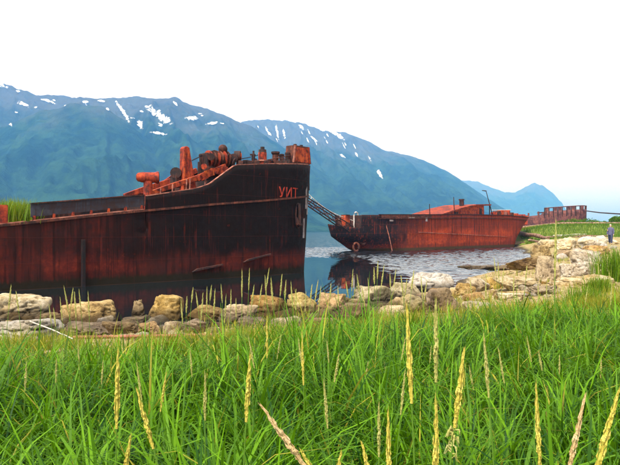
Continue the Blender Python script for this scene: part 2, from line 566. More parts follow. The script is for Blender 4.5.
def on_ground(px, py, lo=1.2, hi=130):
    """the point of the shore seen in direction (px, py)"""
    Y = np.geomspace(lo, hi, 1500)
    u = (px - CX) / FPX
    zr = EYE + (HORIZON - py) / FPX * Y
    zt = np.maximum(terrain(u * Y, Y), -0.05)
    i = int(np.argmax(zt >= zr)) if (zt >= zr).any() else len(Y) - 1
    return Vector((u * Y[i], Y[i], zt[i]))


def grass_edge(x):
    """how far inland grass reaches (Y), by X"""
    return np.interp(x, [-30, -3, -0.5, 1.5, 3.5, 6, 12, 40], [8.1, 8.2, 8.6, 9.9, 10.8, 11.6, 13.0, 16.0])


xs = np.concatenate([np.linspace(-400, -40, 22, endpoint=False), np.linspace(-40, 60, 330, endpoint=False), np.linspace(60, 420, 60)])
ys = np.concatenate([np.linspace(-30, 0, 12, endpoint=False), np.linspace(0, 50, 220, endpoint=False), np.linspace(50, 160, 150, endpoint=False), np.linspace(160, 420, 30)])
gx, gy = np.meshgrid(xs, ys)
gz = terrain(gx.ravel(), gy.ravel())
me = np_mesh('ground', np.stack([gx.ravel(), gy.ravel(), gz], 1), grid_faces(len(ys), len(xs)))
turf = np.maximum(1 - sstep(-0.6, 3.5, gy - grass_edge(gx)), np.maximum(sstep(100, 106, gy) * sstep(30, 36, gx), 0.42 * sstep(30, 45, gy)))
add_attr(me, 'turf', turf.ravel())
tag(link_mesh('ground', me, M['ground']), kind='structure')

wx = np.concatenate([[-6500, -400, -60, -25], np.arange(-10, 38, 0.125), [50, 90, 400, 7500.0]])
wy = np.concatenate([[-250, 0, 12], np.arange(18, 104, 0.135), [120, 200, 1000, 9300.0]])
ax_, ay_ = np.meshgrid(wx, wy)
# small wind waves where the breeze reaches; calm behind the wreck
wind = sstep(23, 42, ay_ + (fbm(ax_ * 0.03, ay_ * 0.10, oct=3, seed=120) - 0.5) * 44) * np.clip(sstep(3.5, 8, ax_) + sstep(54, 70, ay_), 0, 1)
fade = sstep(-10, -4, ax_) * (1 - sstep(33, 37.5, ax_)) * sstep(18.5, 22, ay_) * (1 - sstep(92, 103, ay_))
wav = 0.16 * (fbm(ax_ * 0.9, ay_ * 1.7, oct=2, seed=121) - 0.5) + 0.06 * (fbm(ax_ * 2.2, ay_ * 3.4, oct=1, seed=125) - 0.5)
me = np_mesh('sea', np.stack([ax_.ravel(), ay_.ravel(), (wind * fade * wav).ravel()], 1), grid_faces(len(wy), len(wx)))
tag(link_mesh('sea', me, M['water']), kind='structure')


# ------------------------------------------------------------------ mountains
class Range:
    def __init__(self, name, prof, yr, y0, seed, rough, u0, u1, nu=560, nt=130):
        p = np.array(prof, float)
        self.u, self.e = (p[:, 0] - CX) / FPX, (HORIZON - p[:, 1]) / FPX
        self.yr, self.y0, self.seed, self.rough = yr, y0, seed, rough
        uu = np.linspace(u0, u1, nu); tt = np.concatenate([np.linspace(0, 1, nt), np.linspace(1.03, 1.6, 14)])
        U, T = np.meshgrid(uu, tt)
        Y = self.y0 + T * (self.yr - self.y0)
        Z = self.height(U, Y)
        me = np_mesh(name, np.stack([(U * Y).ravel(), Y.ravel(), Z.ravel()], 1), grid_faces(len(tt), nu))
        self.o = tag(link_mesh(name, me, M['mountain']), kind='structure')

    def height(self, U, Y):
        t = (Y - self.y0) / (self.yr - self.y0)
        zr = EYE + np.interp(U, self.u, self.e) * self.yr
        X = U * Y
        k = 1000.0
        # spurs and gullies run down the slope
        wob = fbm(X / 420, Y / 420, oct=3, seed=self.seed + 40) * 260
        rid = 1 - np.abs(2 * fbm((X + wob + 0.35 * Y) / 330, Y / 1300, oct=4, seed=self.seed) - 1)
        rid2 = 1 - np.abs(2 * fbm((X - 0.5 * wob + 0.2 * Y) / 95, Y / 420, oct=3, seed=self.seed + 9) - 1)
        fine = fbm(X / 60, Y / 60, oct=4, seed=self.seed + 20) - 0.5
        base = zr * (0.30 * t + 0.70 * np.abs(t) ** 1.5)
        env = np.clip(np.sin(np.pi * np.clip(t, 0, 1)) ** 0.8, 0, 1)
        z = base + zr * self.rough * env * ((rid - 0.72) * 0.9 + (rid2 - 0.72) * 0.42) + zr * 0.05 * fine * np.clip(t * 3, 0, 1)
        back = zr * (1 - 1.1 * (t - 1))
        z = np.where(t > 1, np.minimum(back + zr * 0.02 * fine, zr), z)
        return np.maximum(z, -2.5)

    def hit(self, px, py):
        u = (px - CX) / FPX; e = (HORIZON - py) / FPX
        Y = np.linspace(self.y0, self.yr * 1.02, 420)
        z = self.height(np.full_like(Y, u), Y)
        ok = (z - EYE) / Y >= e
        i = int(np.argmax(ok)) if ok.any() else 411
        return u * Y[i], Y[i], z[i]

    def snow(self, spine, w):
        w = w * 0.85
        sp = np.array(spine, float)
        seg = np.hypot(*np.diff(sp, axis=0).T); L = np.concatenate([[0], np.cumsum(seg)])
        n, m = max(10, int(L[-1] * 1.6)), 7
        ss = np.linspace(0, L[-1], n)
        cx, cy = np.interp(ss, L, sp[:, 0]), np.interp(ss, L, sp[:, 1])
        dx, dy = np.gradient(cx), np.gradient(cy); ln = np.hypot(dx, dy) + 1e-6
        nx, ny = -dy / ln, dx / ln
        s0 = sp[0, 0] * 3.1
        ha = w * 0.62 * np.sin(np.pi * np.linspace(0.06, 0.94, n)) ** 0.6 * (0.35 + 1.3 * fbm(ss * 0.35 + s0, 0, oct=3, seed=2))
        hb = w * 0.62 * np.sin(np.pi * np.linspace(0.06, 0.94, n)) ** 0.6 * (0.35 + 1.3 * fbm(ss * 0.35 + s0, 9.5, oct=3, seed=2))
        V = []
        for i in range(n):
            for j in range(m):
                q = j / (m - 1)
                off = -ha[i] * (1 - q) + hb[i] * q
                X, Y, Z = self.hit(cx[i] + nx[i] * off, cy[i] + ny[i] * off)
                V.append((X, Y - 3.0, Z + 4.0))
        me = np_mesh('snow_patch', V, grid_faces(n, m))
        qi = np.sin(np.pi * np.linspace(0, 1, n))[:, None] ** 0.5 * np.sin(np.pi * np.linspace(0, 1, m))[None] ** 0.7
        add_attr(me, 'cover', qi.ravel())
        link_mesh('snow_patch', me, M['snow'], self.o)


mA = Range('mountain_range', [(-330, 140), (-180, 105), (-100, 95), (-30, 84), (0, 83), (20, 90), (45, 95), (80, 97), (110, 98), (150, 98), (178, 99),
            (200, 107), (225, 116), (250, 126), (275, 141), (300, 157), (330, 178), (370, 203), (420, 224), (450, 232)], 3000, 1500, 1, 0.44, -1.05, 0.23, 620)
mA2 = Range('mountain_spur', [(-330, 190), (-120, 150), (0, 128), (40, 112), (70, 105), (88, 104), (105, 108), (125, 121), (150, 141), (190, 166),
             (230, 190), (280, 216), (310, 231.5)], 2350, 1350, 5, 0.42, -1.05, 0.0, 420)
mB = Range('mountain_ridge', [(170, 165), (215, 135), (245, 121), (262, 119), (285, 120), (300, 123), (310, 126), (330, 131), (345, 133), (365, 140), (385, 150),
            (410, 156), (430, 163), (445, 170), (465, 183), (485, 197), (505, 209), (530, 222), (552, 231.5)], 4300, 2000, 9, 0.38, -0.25, 0.40)
mC = Range('far_mountain', [(400, 215), (430, 200), (450, 186), (462, 180), (475, 181), (490, 187), (505, 192), (515, 192), (525, 187), (535, 183), (543, 186), (553, 193),
            (562, 203), (566, 210), (570, 222), (574, 231.5)], 7500, 6200, 15, 0.18, 0.12, 0.44, 320, 70)
for sp, w in [([(-6, 84.5), (2, 86), (9, 89)], 4), ([(16, 91.5), (21, 93)], 2.2), ([(17, 104), (23, 105), (30, 108)], 4.5), ([(40, 100.5), (48, 102), (57, 105)], 3),
              ([(47, 112), (56, 112)], 2.4), ([(64, 107), (72, 107)], 2.2), ([(82, 102), (90, 104)], 3), ([(97, 101.5), (107, 103)], 2.4),
              ([(116, 102), (121, 109), (126, 117), (131, 126)], 4.2), ([(138, 121), (143, 131)], 5.5), ([(144, 107), (151, 110), (160, 117), (173, 126)], 9),
              ([(148, 134), (168, 136)], 2.8), ([(184, 118), (199, 120)], 5), ([(205, 126), (220, 123)], 3.2), ([(173, 102), (178, 107)], 2.6), ([(158, 126), (163, 128)], 2.0)]:
    mA.snow(sp, w)
_rs = random.Random(8)
for _i in range(16):
    _x = _rs.uniform(0, 225); _y = float(np.interp(_x, [0, 60, 180, 225], [90, 100, 104, 120])) + _rs.uniform(2, 22); _d = _rs.uniform(2.5, 6)
    mA.snow([(_x, _y), (_x + _d, _y + _d * _rs.uniform(-0.1, 0.9))], _rs.uniform(1.1, 2.0))
for sp, w in [([(7, 120), (13, 128)], 2.4), ([(106, 109), (111, 112)], 2.2), ([(213, 181.5), (216, 185)], 2.0)]:
    mA2.snow(sp, w)
for sp, w in [([(276, 124), (277, 132), (279, 143)], 2.6), ([(283, 129), (285, 140)], 2.4), ([(298, 125), (304, 131)], 3), ([(319, 128), (325, 133)], 3.6),
              ([(329, 131), (336, 135), (345, 141)], 4.6), ([(351, 134), (358, 137)], 3), ([(377, 171), (383, 180)], 3.6), ([(309, 136), (318, 143)], 2.2),
              ([(339, 155), (346, 159)], 2.4), ([(355, 153), (358, 158)], 2.0), ([(265, 127), (268, 133)], 2.0)]:
    mB.snow(sp, w)
for _i in range(16):
    _x = _rs.uniform(255, 372); _y = float(np.interp(_x, [255, 300, 372], [122, 125, 145])) + _rs.uniform(1, 16); _d = _rs.uniform(3, 7)
    mB.snow([(_x, _y), (_x + _d * 0.5, _y + _d)], _rs.uniform(0.9, 1.7))


# ------------------------------------------------------------------ the near wreck
class Hull:
    """lofted shell; local x runs along the keel, y to port, z up from the water"""
    def __init__(self, outline, ztop, zs_rows=16, zb=-1.0):
        self.outline, self.ztop, self.rows, self.zb = outline, ztop, zs_rows, zb

    def shell(self, ks):
        V = []
        for i in range(self.rows + 1):
            v = i / self.rows
            for k in ks:
                x0, y0 = self.outline(k, 3.0)
                zt = self.ztop(x0, k)
                z = self.zb + v * (zt - self.zb)
                x, y = self.outline(k, z)
                V.append((x, y, z))
        return V, grid_faces(self.rows + 1, len(ks))


N_ROOT = Vector((-4.82, 38.78, 0)); N_ANG = math.atan2(0.66, 0.751)
ND, NP = Vector((0.751, 0.66, 0)).normalized(), Vector((-0.66, 0.751, 0)).normalized()


def near_local(px, yl):
    """ship x of the line of sight px at athwart position yl, and its distance"""
    u = (px - CX) / FPX
    x = (u * (N_ROOT.y + yl * NP.y) - N_ROOT.x - yl * NP.x) / (ND.x - u * ND.y)
    return x, N_ROOT.y + x * ND.y + yl * NP.y


def near_z(px, py, yl):
    x, Y = near_local(px, yl)
    return x, EYE + (HORIZON - py) / FPX * Y


NB, STERN = 3.4, -27.0
def near_outline(k, z):
    # k in -1..1: port stern -> bow -> starboard stern
    a = 4.72 + 0.095 * z
    kk = abs(k); sgn = 1 if k < 0 else -1
    if kk <= 0.45:
        th = kk / 0.45 * math.pi / 2
        c, s = math.cos(th), math.sin(th)
        return a * c ** 0.9, sgn * NB * s ** 0.85 if s > 0 else 0.0
    q = (kk - 0.45) / 0.55
    x = q * STERN
    b = NB * (1 - 0.14 * max(0.0, (q - 0.6) / 0.4) ** 2)
    return x, sgn * b


def rub_z(x):
    return float(np.interp(x, [-27, -14.4, -8.9, -3.8, 0, 5], [2.25, 2.86, 3.52, 4.07, 4.42, 4.95]))


def near_top(x, k=0):
    if x < -7.6: return rub_z(x)
    return float(np.interp(x, [-7.6, -4.7, -3.9, -2.3, -2.1, 0.0, 5.2], [4.36, 4.86, 5.12, 6.22, 6.30, 6.5, 6.92]))


near = empty('grounded_ship', N_ROOT, N_ANG)
tag(near, 'large rusted black and red ship hulk moored nearest, filling the left half', 'ship')
kq = lambda x: 0.45 + 0.55 * x / STERN
ks = np.concatenate([-np.linspace(1, kq(-7.62), 34), [-kq(-7.6)], -np.linspace(kq(-7.4), 0.451, 30), np.linspace(-0.45, 0.45, 57),
                     np.linspace(0.451, kq(-7.4), 30), [kq(-7.6)], np.linspace(kq(-7.62), 1, 34)])
hull = Hull(near_outline, near_top, 22)
V, F = hull.shell(ks)
V = np.array(V)
# plates sag a little between the frames
dent = (fbm(V[:, 0] * 0.8, V[:, 2] * 0.8, oct=3, seed=30) - 0.5) * 0.10
V[:, 1] += np.sign(V[:, 1]) * dent * np.clip(np.abs(V[:, 1]), 0, 1)
me = np_mesh('hull', V, F)
ho = link_mesh('hull', me, M['hull_near'], near)
md = ho.modifiers.new('plate', 'SOLIDIFY'); md.thickness = 0.06; md.offset = -1 if True else 1
# transom
mb = MB(); zt = near_top(STERN)
yb = abs(near_outline(1, 0)[1])
mb.add([(STERN, -yb, -1), (STERN, yb, -1), (STERN, yb, zt), (STERN, -yb, zt)], [(0, 1, 2, 3)])
mb.build('transom', M['rust_brown'], near)


def deck(zf, x0, x1, name, inset=0.1, n=24):
    L, Rr = [], []
    for i in range(n + 1):
        x = x0 + (x1 - x0) * i / n
        z = zf(x)
        if x <= 0: y = NB * (1 - 0.14 * max(0.0, (x / STERN - 0.6) / 0.4) ** 2)
        else: y = NB * max(0.02, 1 - (x / (4.72 + 0.095 * z)) ** 2.1) ** 0.5
        y = max(0.05, y - inset)
        L.append((x, y, z)); Rr.append((x, -y, z))
    mb = MB()
    mb.add(L + Rr, [(i, i + 1, n + 1 + i + 1, n + 1 + i) for i in range(n)])
    return mb.build(name, M['rust_brown'], near)


deck(lambda x: rub_z(x) - 0.05, STERN + 0.02, -7.65, 'main_deck', 0.02)
deck(lambda x: 3.45, -7.6, -2.3, 'well_deck')
deck(lambda x: near_top(x) - 0.75, -2.2, 4.6, 'forecastle_deck')
mb = MB().box((-2.25, 0, 4.3), (0.08, 6.5, 2.6)); mb.build('forecastle_bulkhead', M['rust_dark'], near)
mb = MB().box((-7.62, 0, 3.6), (0.06, 6.5, 0.6)); mb.build('well_bulkhead', M['rust_dark'], near)


def strip(zlo, zhi, xa, xb, out, th, name, mat, side=-1, n=40, parent=near):
    """band of plate along the ship's side from xa to xb, zlo/zhi functions of x"""
    V, n2 = [], n
    for i in range(n + 1):
        x = xa + (xb - xa) * i / n
        for o_ in (out, out - th):
            for zf in (zlo, zhi):
                z = zf(x)
                if x <= 0:
                    y = NB * (1 - 0.14 * max(0.0, (x / STERN - 0.6) / 0.4) ** 2); nx, ny = 0, 1
                    xx = x
                else:
                    a = 4.72 + 0.095 * z
                    c = min(1.0, x / a) ** (1 / 0.9); s = math.sqrt(max(0, 1 - c * c))
                    y = NB * s ** 0.85; xx = x
                    gx_, gy_ = x / a ** 2, max(y, 0.01) / NB ** 2
                    g = math.hypot(gx_, gy_); nx, ny = gx_ / g, gy_ / g
                V.append((xx + nx * o_, side * (y + ny * o_), z))
    F = []
    for i in range(n):
        a = i * 4; b = a + 4
        F += [(a, a + 1, b + 1, b), (a + 2, b + 2, b + 3, a + 3), (a + 1, a + 3, b + 3, b + 1), (a, b, b + 2, a + 2)]
    F += [(0, 2, 3, 1), (n * 4, n * 4 + 1, n * 4 + 3, n * 4 + 2)]
    mb = MB(); mb.add(V, F)
    return mb.build(name, mat, parent, smooth=False)


for sd in (-1, 1):
    strip(lambda x: rub_z(x) - 0.09, lambda x: rub_z(x) + 0.02, STERN, 4.3, 0.11, 0.10, 'rubbing_strake', M['rust_brown'], sd, 60)
    # bulwark standing on a freeing slot
    btop = lambda x: float(np.interp(x, [-13.1, -7.6], [3.80, 4.40]))
    bw = strip(lambda x: rub_z(x) + 0.20, btop, -13.1, -7.63, 0.0, 0.06, 'bulwark', M['slate_paint'], sd, 24)
    for i in range(7):
        x = -12.95 + i * 0.86
        MB().box((x, sd * (NB - 0.03), rub_z(x) + 0.12), (0.10, 0.10, 0.26)).build('stanchion', M['rust_red'], near)
    # rails and rims along the plate edges, some in paler rust
    strip(lambda x: btop(x) + 0.002, lambda x: btop(x) + 0.05, -13.1, -7.65, 0.05, 0.16, 'bulwark_rail', M['rust_brown'], sd, 24)
    strip(lambda x: near_top(x) - 0.02, lambda x: near_top(x) + 0.035, -7.55, -0.02, 0.05, 0.14, 'bulwark_rim', M['rust_pipe'] if sd < 0 else M['rust_red'], sd, 30)
    strip(lambda x: near_top(x) - 0.02, lambda x: near_top(x) + 0.055, 0.0, 4.1, 0.05, 0.14, 'bow_rim', M['rust_pipe'], sd, 30)
# ledge at the foot of the bulwark
for x0, x1 in [(-16.4, -13.3), (-13.0, -7.7)]:
    strip(lambda x: rub_z(x) + 0.021, lambda x: rub_z(x) + 0.06, x0, x1, 0.06, 0.55, 'deck_edge', M['rust_pipe'], -1, 10)
# red bulwark end beyond the gap (left edge)
xa, za = near_z(8, 205, -NB)
strip(lambda x: rub_z(x) + 0.03, lambda x: float(np.interp(x, [-22, xa], [za + 0.05, za])), -22, xa, 0.0, 0.07, 'after_bulwark', M['rust_red'], -1, 16)
strip(lambda x: rub_z(x) + 0.03, lambda x: float(np.interp(x, [-22, xa], [za + 0.05, za])), -22, xa, 0.0, 0.07, 'after_bulwark', M['rust_red'], 1, 16)

# sloping red coaming that climbs to the forecastle
pr = [near_z(px, py, -1.6) for px, py in [(150, 191), (168, 184.5), (196, 175.5), (224, 164), (226, 169), (196, 181), (168, 190), (150, 195.5)]]
MB().prism(pr, -1.75, -1.5).build('ramp_coaming', M['rust_orange'], near, bevel=0.02)
MB().prism(pr, 1.5, 1.75).build('ramp_coaming', M['rust_red'], near, bevel=0.02)
for px, y0, y1 in [(172, 184, 199), (186, 179, 195), (189.5, 178, 190), (160, 188, 199), (205, 173, 186)]:
    x, zt_ = near_z(px, y0, -1.9); _, zb_ = near_z(px, y1, -1.9)
    MB().tube([(x, -1.85, zb_ - 0.5), (x + 0.08, -1.85, zt_)], 0.045, 6).build('ramp_strut', M['rust_pipe'], near)
mb = MB().box((-5.0, 0, 3.95), (5.0, 2.9, 1.1)); mb.build('hatch_casing', M['rust_dark'], near)

MB().prism([(-22, rub_z(-22) - 0.1), (-8.2, rub_z(-8.2) - 0.1), (-8.2, 4.15), (-13.0, 3.55), (-13.2, 3.1), (-22, 2.75)], -2.2, 2.2).build('hatch_coaming', M['rust_dark'], near)
# cowl ventilator
x, z1 = near_z(148, 186, -2.3); zc = near_z(148, 177.5, -2.3)[1]
vent = MB().tube([(x, -2.3, 3.4), (x, -2.3, zc - 0.2)], [0.26, 0.23], 14).build('ventilator', M['rust_red'], near, smooth=True)
v_ax = Vector((0.93, -0.36, 0))
c0 = Vector((x, -2.3, zc))
MB().tube([c0 - v_ax * 0.60, c0 - v_ax * 0.52, c0 - v_ax * 0.30, c0 + v_ax * 0.35, c0 + v_ax * 0.52], [0.12, 0.22, 0.27, 0.28, 0.34], 16).build('cowl', M['rust_red'], vent, smooth=True)
MB().tube([c0 + v_ax * 0.521, c0 + v_ax * 0.56], [0.31, 0.30], 16).build('cowl_mouth', M['rust_dark'], vent, smooth=True)

# tapered red king post
x0, zt_ = near_z(182, 148.5, -1.0); xr, _ = near_z(187.5, 148.5, -1.0); x2, zb_ = near_z(192.5, 178, -1.0)
MB().prism([(x0 - 0.05, zb_ - 1.2), (x2 + 0.25, zb_ - 1.2), (x2, zb_), (xr, zt_ + 0.05), (xr - 0.12, zt_ + 0.12), (x0 + 0.10, zt_ + 0.12), (x0, zt_)], -1.25, -0.75).build('king_post', M['rust_red'], near, bevel=0.04)
MB().prism([(x0 - 0.08, zb_ - 1.0), (x0 + 0.02, zb_ - 1.0), (x0 + 0.06, zt_ - 0.1), (x0 - 0.04, zt_ - 0.1)], -1.31, -1.255).build('post_flange', M['rust_orange'], near)
# small drum winch behind the post
x, z = near_z(177, 173.5, -0.6)
MB().tube([(x - 0.25, -0.9, z), (x + 0.25, -0.3, z)], 0.32, 14).build('winch_drum', M['rust_dark'], near, smooth=True)
MB().box((x, -0.6, z - 0.5), (0.5, 0.7, 0.6)).build('winch_base', M['rust_dark'], near)
# windlass with ribbed barrel
xw0, zw = near_z(206, 159, -1.2); xw1, _ = near_z(229, 157, -1.2)
wl_ = MB().box(((xw0 + xw1) / 2, -1.2, zw - 0.75), (xw1 - xw0 + 0.3, 0.9, 0.55)).build('windlass', M['rust_dark'], near, bevel=0.03)
MB().tube([(xw0 + 0.1, -1.2, zw), (xw1, -1.2, zw + 0.12)], 0.36, 16).build('barrel', M['rust_brown'], wl_, smooth=True)
for i in range(6):
    q = (i + 0.5) / 6.5
    xc = xw0 + (xw1 - xw0) * q
    MB().tube([(xc, -1.2, zw + 0.12 * q), (xc + 0.09, -1.2, zw + 0.12 * q + 0.005)], 0.50 - 0.02 * (i % 2), 18).build('barrel_ring', M['rust_red'] if i % 2 == 0 else M['rust_brown'], wl_, smooth=True)
for xq in (xw0 - 0.12, xw1 + 0.1):
    MB().box((xq, -1.2, zw - 0.25), (0.12, 0.8, 1.15)).build('side_frame', M['rust_dark'], wl_, bevel=0.02)
x, z = near_z(223, 149, -1.2)
MB().ball((x, -1.2, z), 0.27, 12, 8).build('gear_housing', M['rust_brown'], wl_, smooth=True)
MB().box((x, -1.2, z - 0.25), (0.25, 0.3, 0.4)).build('housing_bracket', M['rust_dark'], wl_)
x, z = near_z(236.5, 156.5, -1.3)
MB().tube([(x - 0.1, -1.25, z), (x + 0.16, -1.5, z)], 0.33, 16).build('brake_wheel', M['rust_dark'], wl_, smooth=True)
MB().tube([(x + 0.165, -1.51, z), (x + 0.2, -1.54, z)], 0.20, 12).build('wheel_hub', M['rust_red'], wl_, smooth=True)
xl, zl = near_z(192, 160.5, -1.2)
MB().tube([(xl, -1.2, zl), (xw0 - 0.1, -1.2, zw + 0.25)], 0.03, 6).build('lever', M['rust_dark'], wl_)
xl, zl = near_z(200.5, 156, -1.2)
MB().tube([(xl, -1.2, zl - 1.1), (xl, -1.2, zl)], 0.07, 6).ball((xl, -1.2, zl + 0.03), 0.11, 8, 6).build('brake_post', M['rust_dark'], wl_)


cl = random.Random(31)
for k in range(26):                              # seized gear, brackets and scrap round the windlass and along the forecastle
    px = cl.uniform(198, 243) if k < 15 else cl.uniform(242, 292)
    top = float(np.interp(px, [198, 210, 225, 243, 292], [163, 154, 152, 158, 157])) + cl.uniform(-1.5, 5)
    yl = cl.uniform(-1.9, -0.9)
    x, z = near_z(px, top, yl); h = cl.uniform(0.35, 1.0); w = cl.uniform(0.10, 0.34)
    mt = M[cl.choice(['rust_dark', 'rust_brown', 'rust_brown', 'rust_red', 'rust_dark'])]
    kind = k % 4
    if kind == 0: MB().box((x, yl, z - h / 2), (w, w * 0.8, h), Matrix.Rotation(cl.uniform(-0.3, 0.3), 3, 'Y') @ Matrix.Rotation(cl.uniform(0, 1.5), 3, 'Z')).build('scrap_bracket', mt, near, bevel=0.02)
    elif kind == 1: MB().tube([(x - 0.06, yl - 0.05, z - 0.2), (x + 0.06, yl + 0.1, z - 0.18)], w * 1.1, 12).build('gear_wheel', mt, near)
    elif kind == 2: MB().tube([(x - cl.uniform(0.2, 0.5), yl, z - h), (x, yl, z - 0.1), (x + 0.12, yl, z)], 0.045, 6).build('bent_pipe', mt, near)
    else: MB().tube([(x, yl, z - h), (x, yl, z - 0.15), (x, yl, z - 0.149), (x, yl, z)], [w * 0.45, w * 0.4, w * 0.7, w * 0.6], 8).build('gear_post', mt, near)
for k in range(7):                               # broken plating along the coaming
    px = 200 + k * 4.2; x, z = near_z(px, float(np.interp(px, [196, 228], [176, 165])) + cl.uniform(-2, 1.5), -1.9)
    MB().box((x, -1.9, z - 0.15), (cl.uniform(0.2, 0.5), 0.05, cl.uniform(0.25, 0.5)), Matrix.Rotation(cl.uniform(-0.6, 0.1), 3, 'Y')).build('torn_plate', M[cl.choice(['rust_orange', 'rust_red', 'rust_brown'])], near)
xa, za = near_z(205, 157, -1.0); xb, zb_ = near_z(262, 154, -1.0)
MB().tube([(xa + (xb - xa) * q, -1.0, za + (zb_ - za) * q - 0.25 * math.sin(q * math.pi)) for q in np.linspace(0, 1, 9)], 0.03, 6).build('slack_cable', M['rust_dark'], near)


def bow_pos(px, yl=-1.0):
    x, Y = near_local(px, yl)
    return x, Y


# bollards, vents and rollers on the forecastle
for px, w, top, cap, mat, yl in [(246, 5, 160, 1.25, 'rust_dark', -1.6), (253.5, 3.4, 151, 0.6, 'rust_dark', -1.4), (262.5, 8.5, 149.5, 0.9, 'rust_red', -1.4),
                                 (270, 5, 160, 1.3, 'rust_brown', -1.0), (275.5, 6.5, 151.5, 1.35, 'rust_brown', -1.0), (281.5, 4.5, 154, 1.3, 'rust_dark', -0.8), (287.5, 5, 152.5, 1.1, 'rust_brown', -0.8)]:
    x, zt_ = near_z(px, top, yl); Y = near_local(px, yl)[1]; r = w * Y / FPX / 2
    zd = near_top(min(x, 4.5)) - 0.8
    b_ = MB().tube([(x, yl, zd), (x, yl, zd + 0.12), (x, yl, zd + 0.13), (x, yl, zt_ - 0.2)], [r * 1.35, r * 1.35, r, r], 12).build('bollard', M[mat], near, smooth=True)
    MB().tube([(x, yl, zt_ - 0.2), (x, yl, zt_ - 0.13), (x, yl, zt_ - 0.02), (x, yl, zt_)], [r, r * cap, r * cap, r * 0.7], 12).build('bollard_cap', M['rust_dark'], b_, smooth=True)
    if px == 262.5:
        MB().tube([(x, yl, zt_), (x, yl, zt_ + 0.16)], 0.13, 8).build('vent_knob', M['rust_dark'], b_, smooth=True)
        MB().tube([(x, yl, zt_ - 0.75), (x, yl, zt_ - 0.66)], r * 1.22, 12).build('vent_collar', M['rust_pipe'], b_, smooth=True)
    if px == 253.5:
        for dz in (0.25, 0.5, 0.72):
            MB().box((x + 0.05 * (1 if dz > 0.3 else -1), yl, zt_ - dz), (0.34, 0.14, 0.09)).build('cleat_horn', M['rust_dark'], b_)
xa, za = near_z(263, 161, -1.6); xb, zb_ = near_z(290, 155.5, -1.0)
MB().tube([(xa, -1.6, za), (xb, -1.0, zb_)], 0.04, 6).build('bow_pipe', M['rust_brown'], near)
for px in (241, 249.5, 257, 267, 279, 285):
    x, z = near_z(px, 161.0, -1.9)
    MB().box((x, -1.9, z - 0.25), (0.30, 0.22, 0.55), Matrix.Rotation(px, 3, 'Z')).build('fairlead', M['rust_dark'], near, bevel=0.03)

# bow shield: a tall red plated box standing on the stem
tn = 0.52                                       # angle round the bow of its face
cxs = 4.72 + 0.095 * 6.9
fa = Vector((0.12, -0.99, 0)).normalized()      # outward
tb = Vector((0.99, 0.12, 0)).normalized()       # along the plate, towards the stem
pl, _z = near_local(301.5, -1.05)
base_c = Vector((pl, -1.05, 0)); zlo = near_z(301.5, 164.0, -1.05)[1]; zhi = near_z(301.5, 146, -1.05)[1]


def plate_pts(w0, w1, z0, z1, o0, o1):
    q = []
    for o_ in (o0, o1):
        for s, z in ((-w0, z0), (w0, z0), (w1, z1), (-w1, z1)):
            p = base_c + tb * s + fa * o_
            q.append((p.x, p.y, z))
    return q


BF = [(0, 1, 2, 3), (7, 6, 5, 4), (0, 4, 5, 1), (1, 5, 6, 2), (2, 6, 7, 3), (3, 7, 4, 0)]
sh = MB().add(plate_pts(0.86, 0.70, zlo, zhi, -0.75, 0.0), BF).build('bow_shield', M['rust_brown'], near, bevel=0.03)
MB().add(plate_pts(0.74, 0.60, zlo + 0.10, zhi - 0.12, 0.003, 0.035), BF).build('shield_panel', M['rust_orange'], sh)
for sgn in (-1, 1):
    w = 0.81 * sgn; w2 = 0.655 * sgn
    q = []
    for o_ in (0.003, 0.09):
        for s, z in ((w - 0.05, zlo + 0.05), (w + 0.05, zlo + 0.05), (w2 + 0.05, zhi - 0.02), (w2 - 0.05, zhi - 0.02)):
            p = base_c + tb * s + fa * o_; q.append((p.x, p.y, z))
    MB().add(q, BF).build('shield_frame', M['rust_pipe'] if sgn < 0 else M['rust_red'], sh)
for s in (-0.30, 0.30):
    p = base_c + tb * s - fa * 0.3
    MB().box((p.x, p.y, zhi + 0.05), (0.16, 0.16, 0.14)).build('shield_lug', M['rust_dark'], sh)

# stem bar and fender plates
stem_pts = lambda off, yy: [near_outline(0.0, z) for z in (0,)]
mb = MB()
for z0, z1 in [(0.1, 3.2), (3.2, 6.2)]:
    p0 = near_outline(0, z0); p1 = near_outline(0, z1)
    mb.box(((p0[0] + p1[0]) / 2 + 0.03, 0, (z0 + z1) / 2), (0.16, 0.20, z1 - z0 - 0.002), Matrix.Rotation(math.atan2(p1[0] - p0[0], z1 - z0), 3, 'Y'))
mb.build('stem_bar', M['pale_steel'], near)
for k, zc, hz_, mat in [(0.228, 5.15, 2.3, 'pale_steel'), (0.238, 3.0, 1.7, 'pale_steel'), (0.15, 5.7, 0.9, 'rust_dark'), (0.195, 4.1, 0.9, 'pale_steel')]:
    px_, py_ = near_outline(k, zc); qx, qy = near_outline(k + 0.01, zc)
    an = math.atan2(qy - py_, qx - px_)
    dxr = near_outline(k, zc + 0.5)[0] - near_outline(k, zc - 0.5)[0]
    MB().box((px_ + 0.02, py_ - 0.02, zc), (0.30 if mat != 'rust_dark' else 0.35, 0.10, hz_), Matrix.Rotation(an, 3, 'Z')).build('stem_doubler', M[mat], near, bevel=0.02)

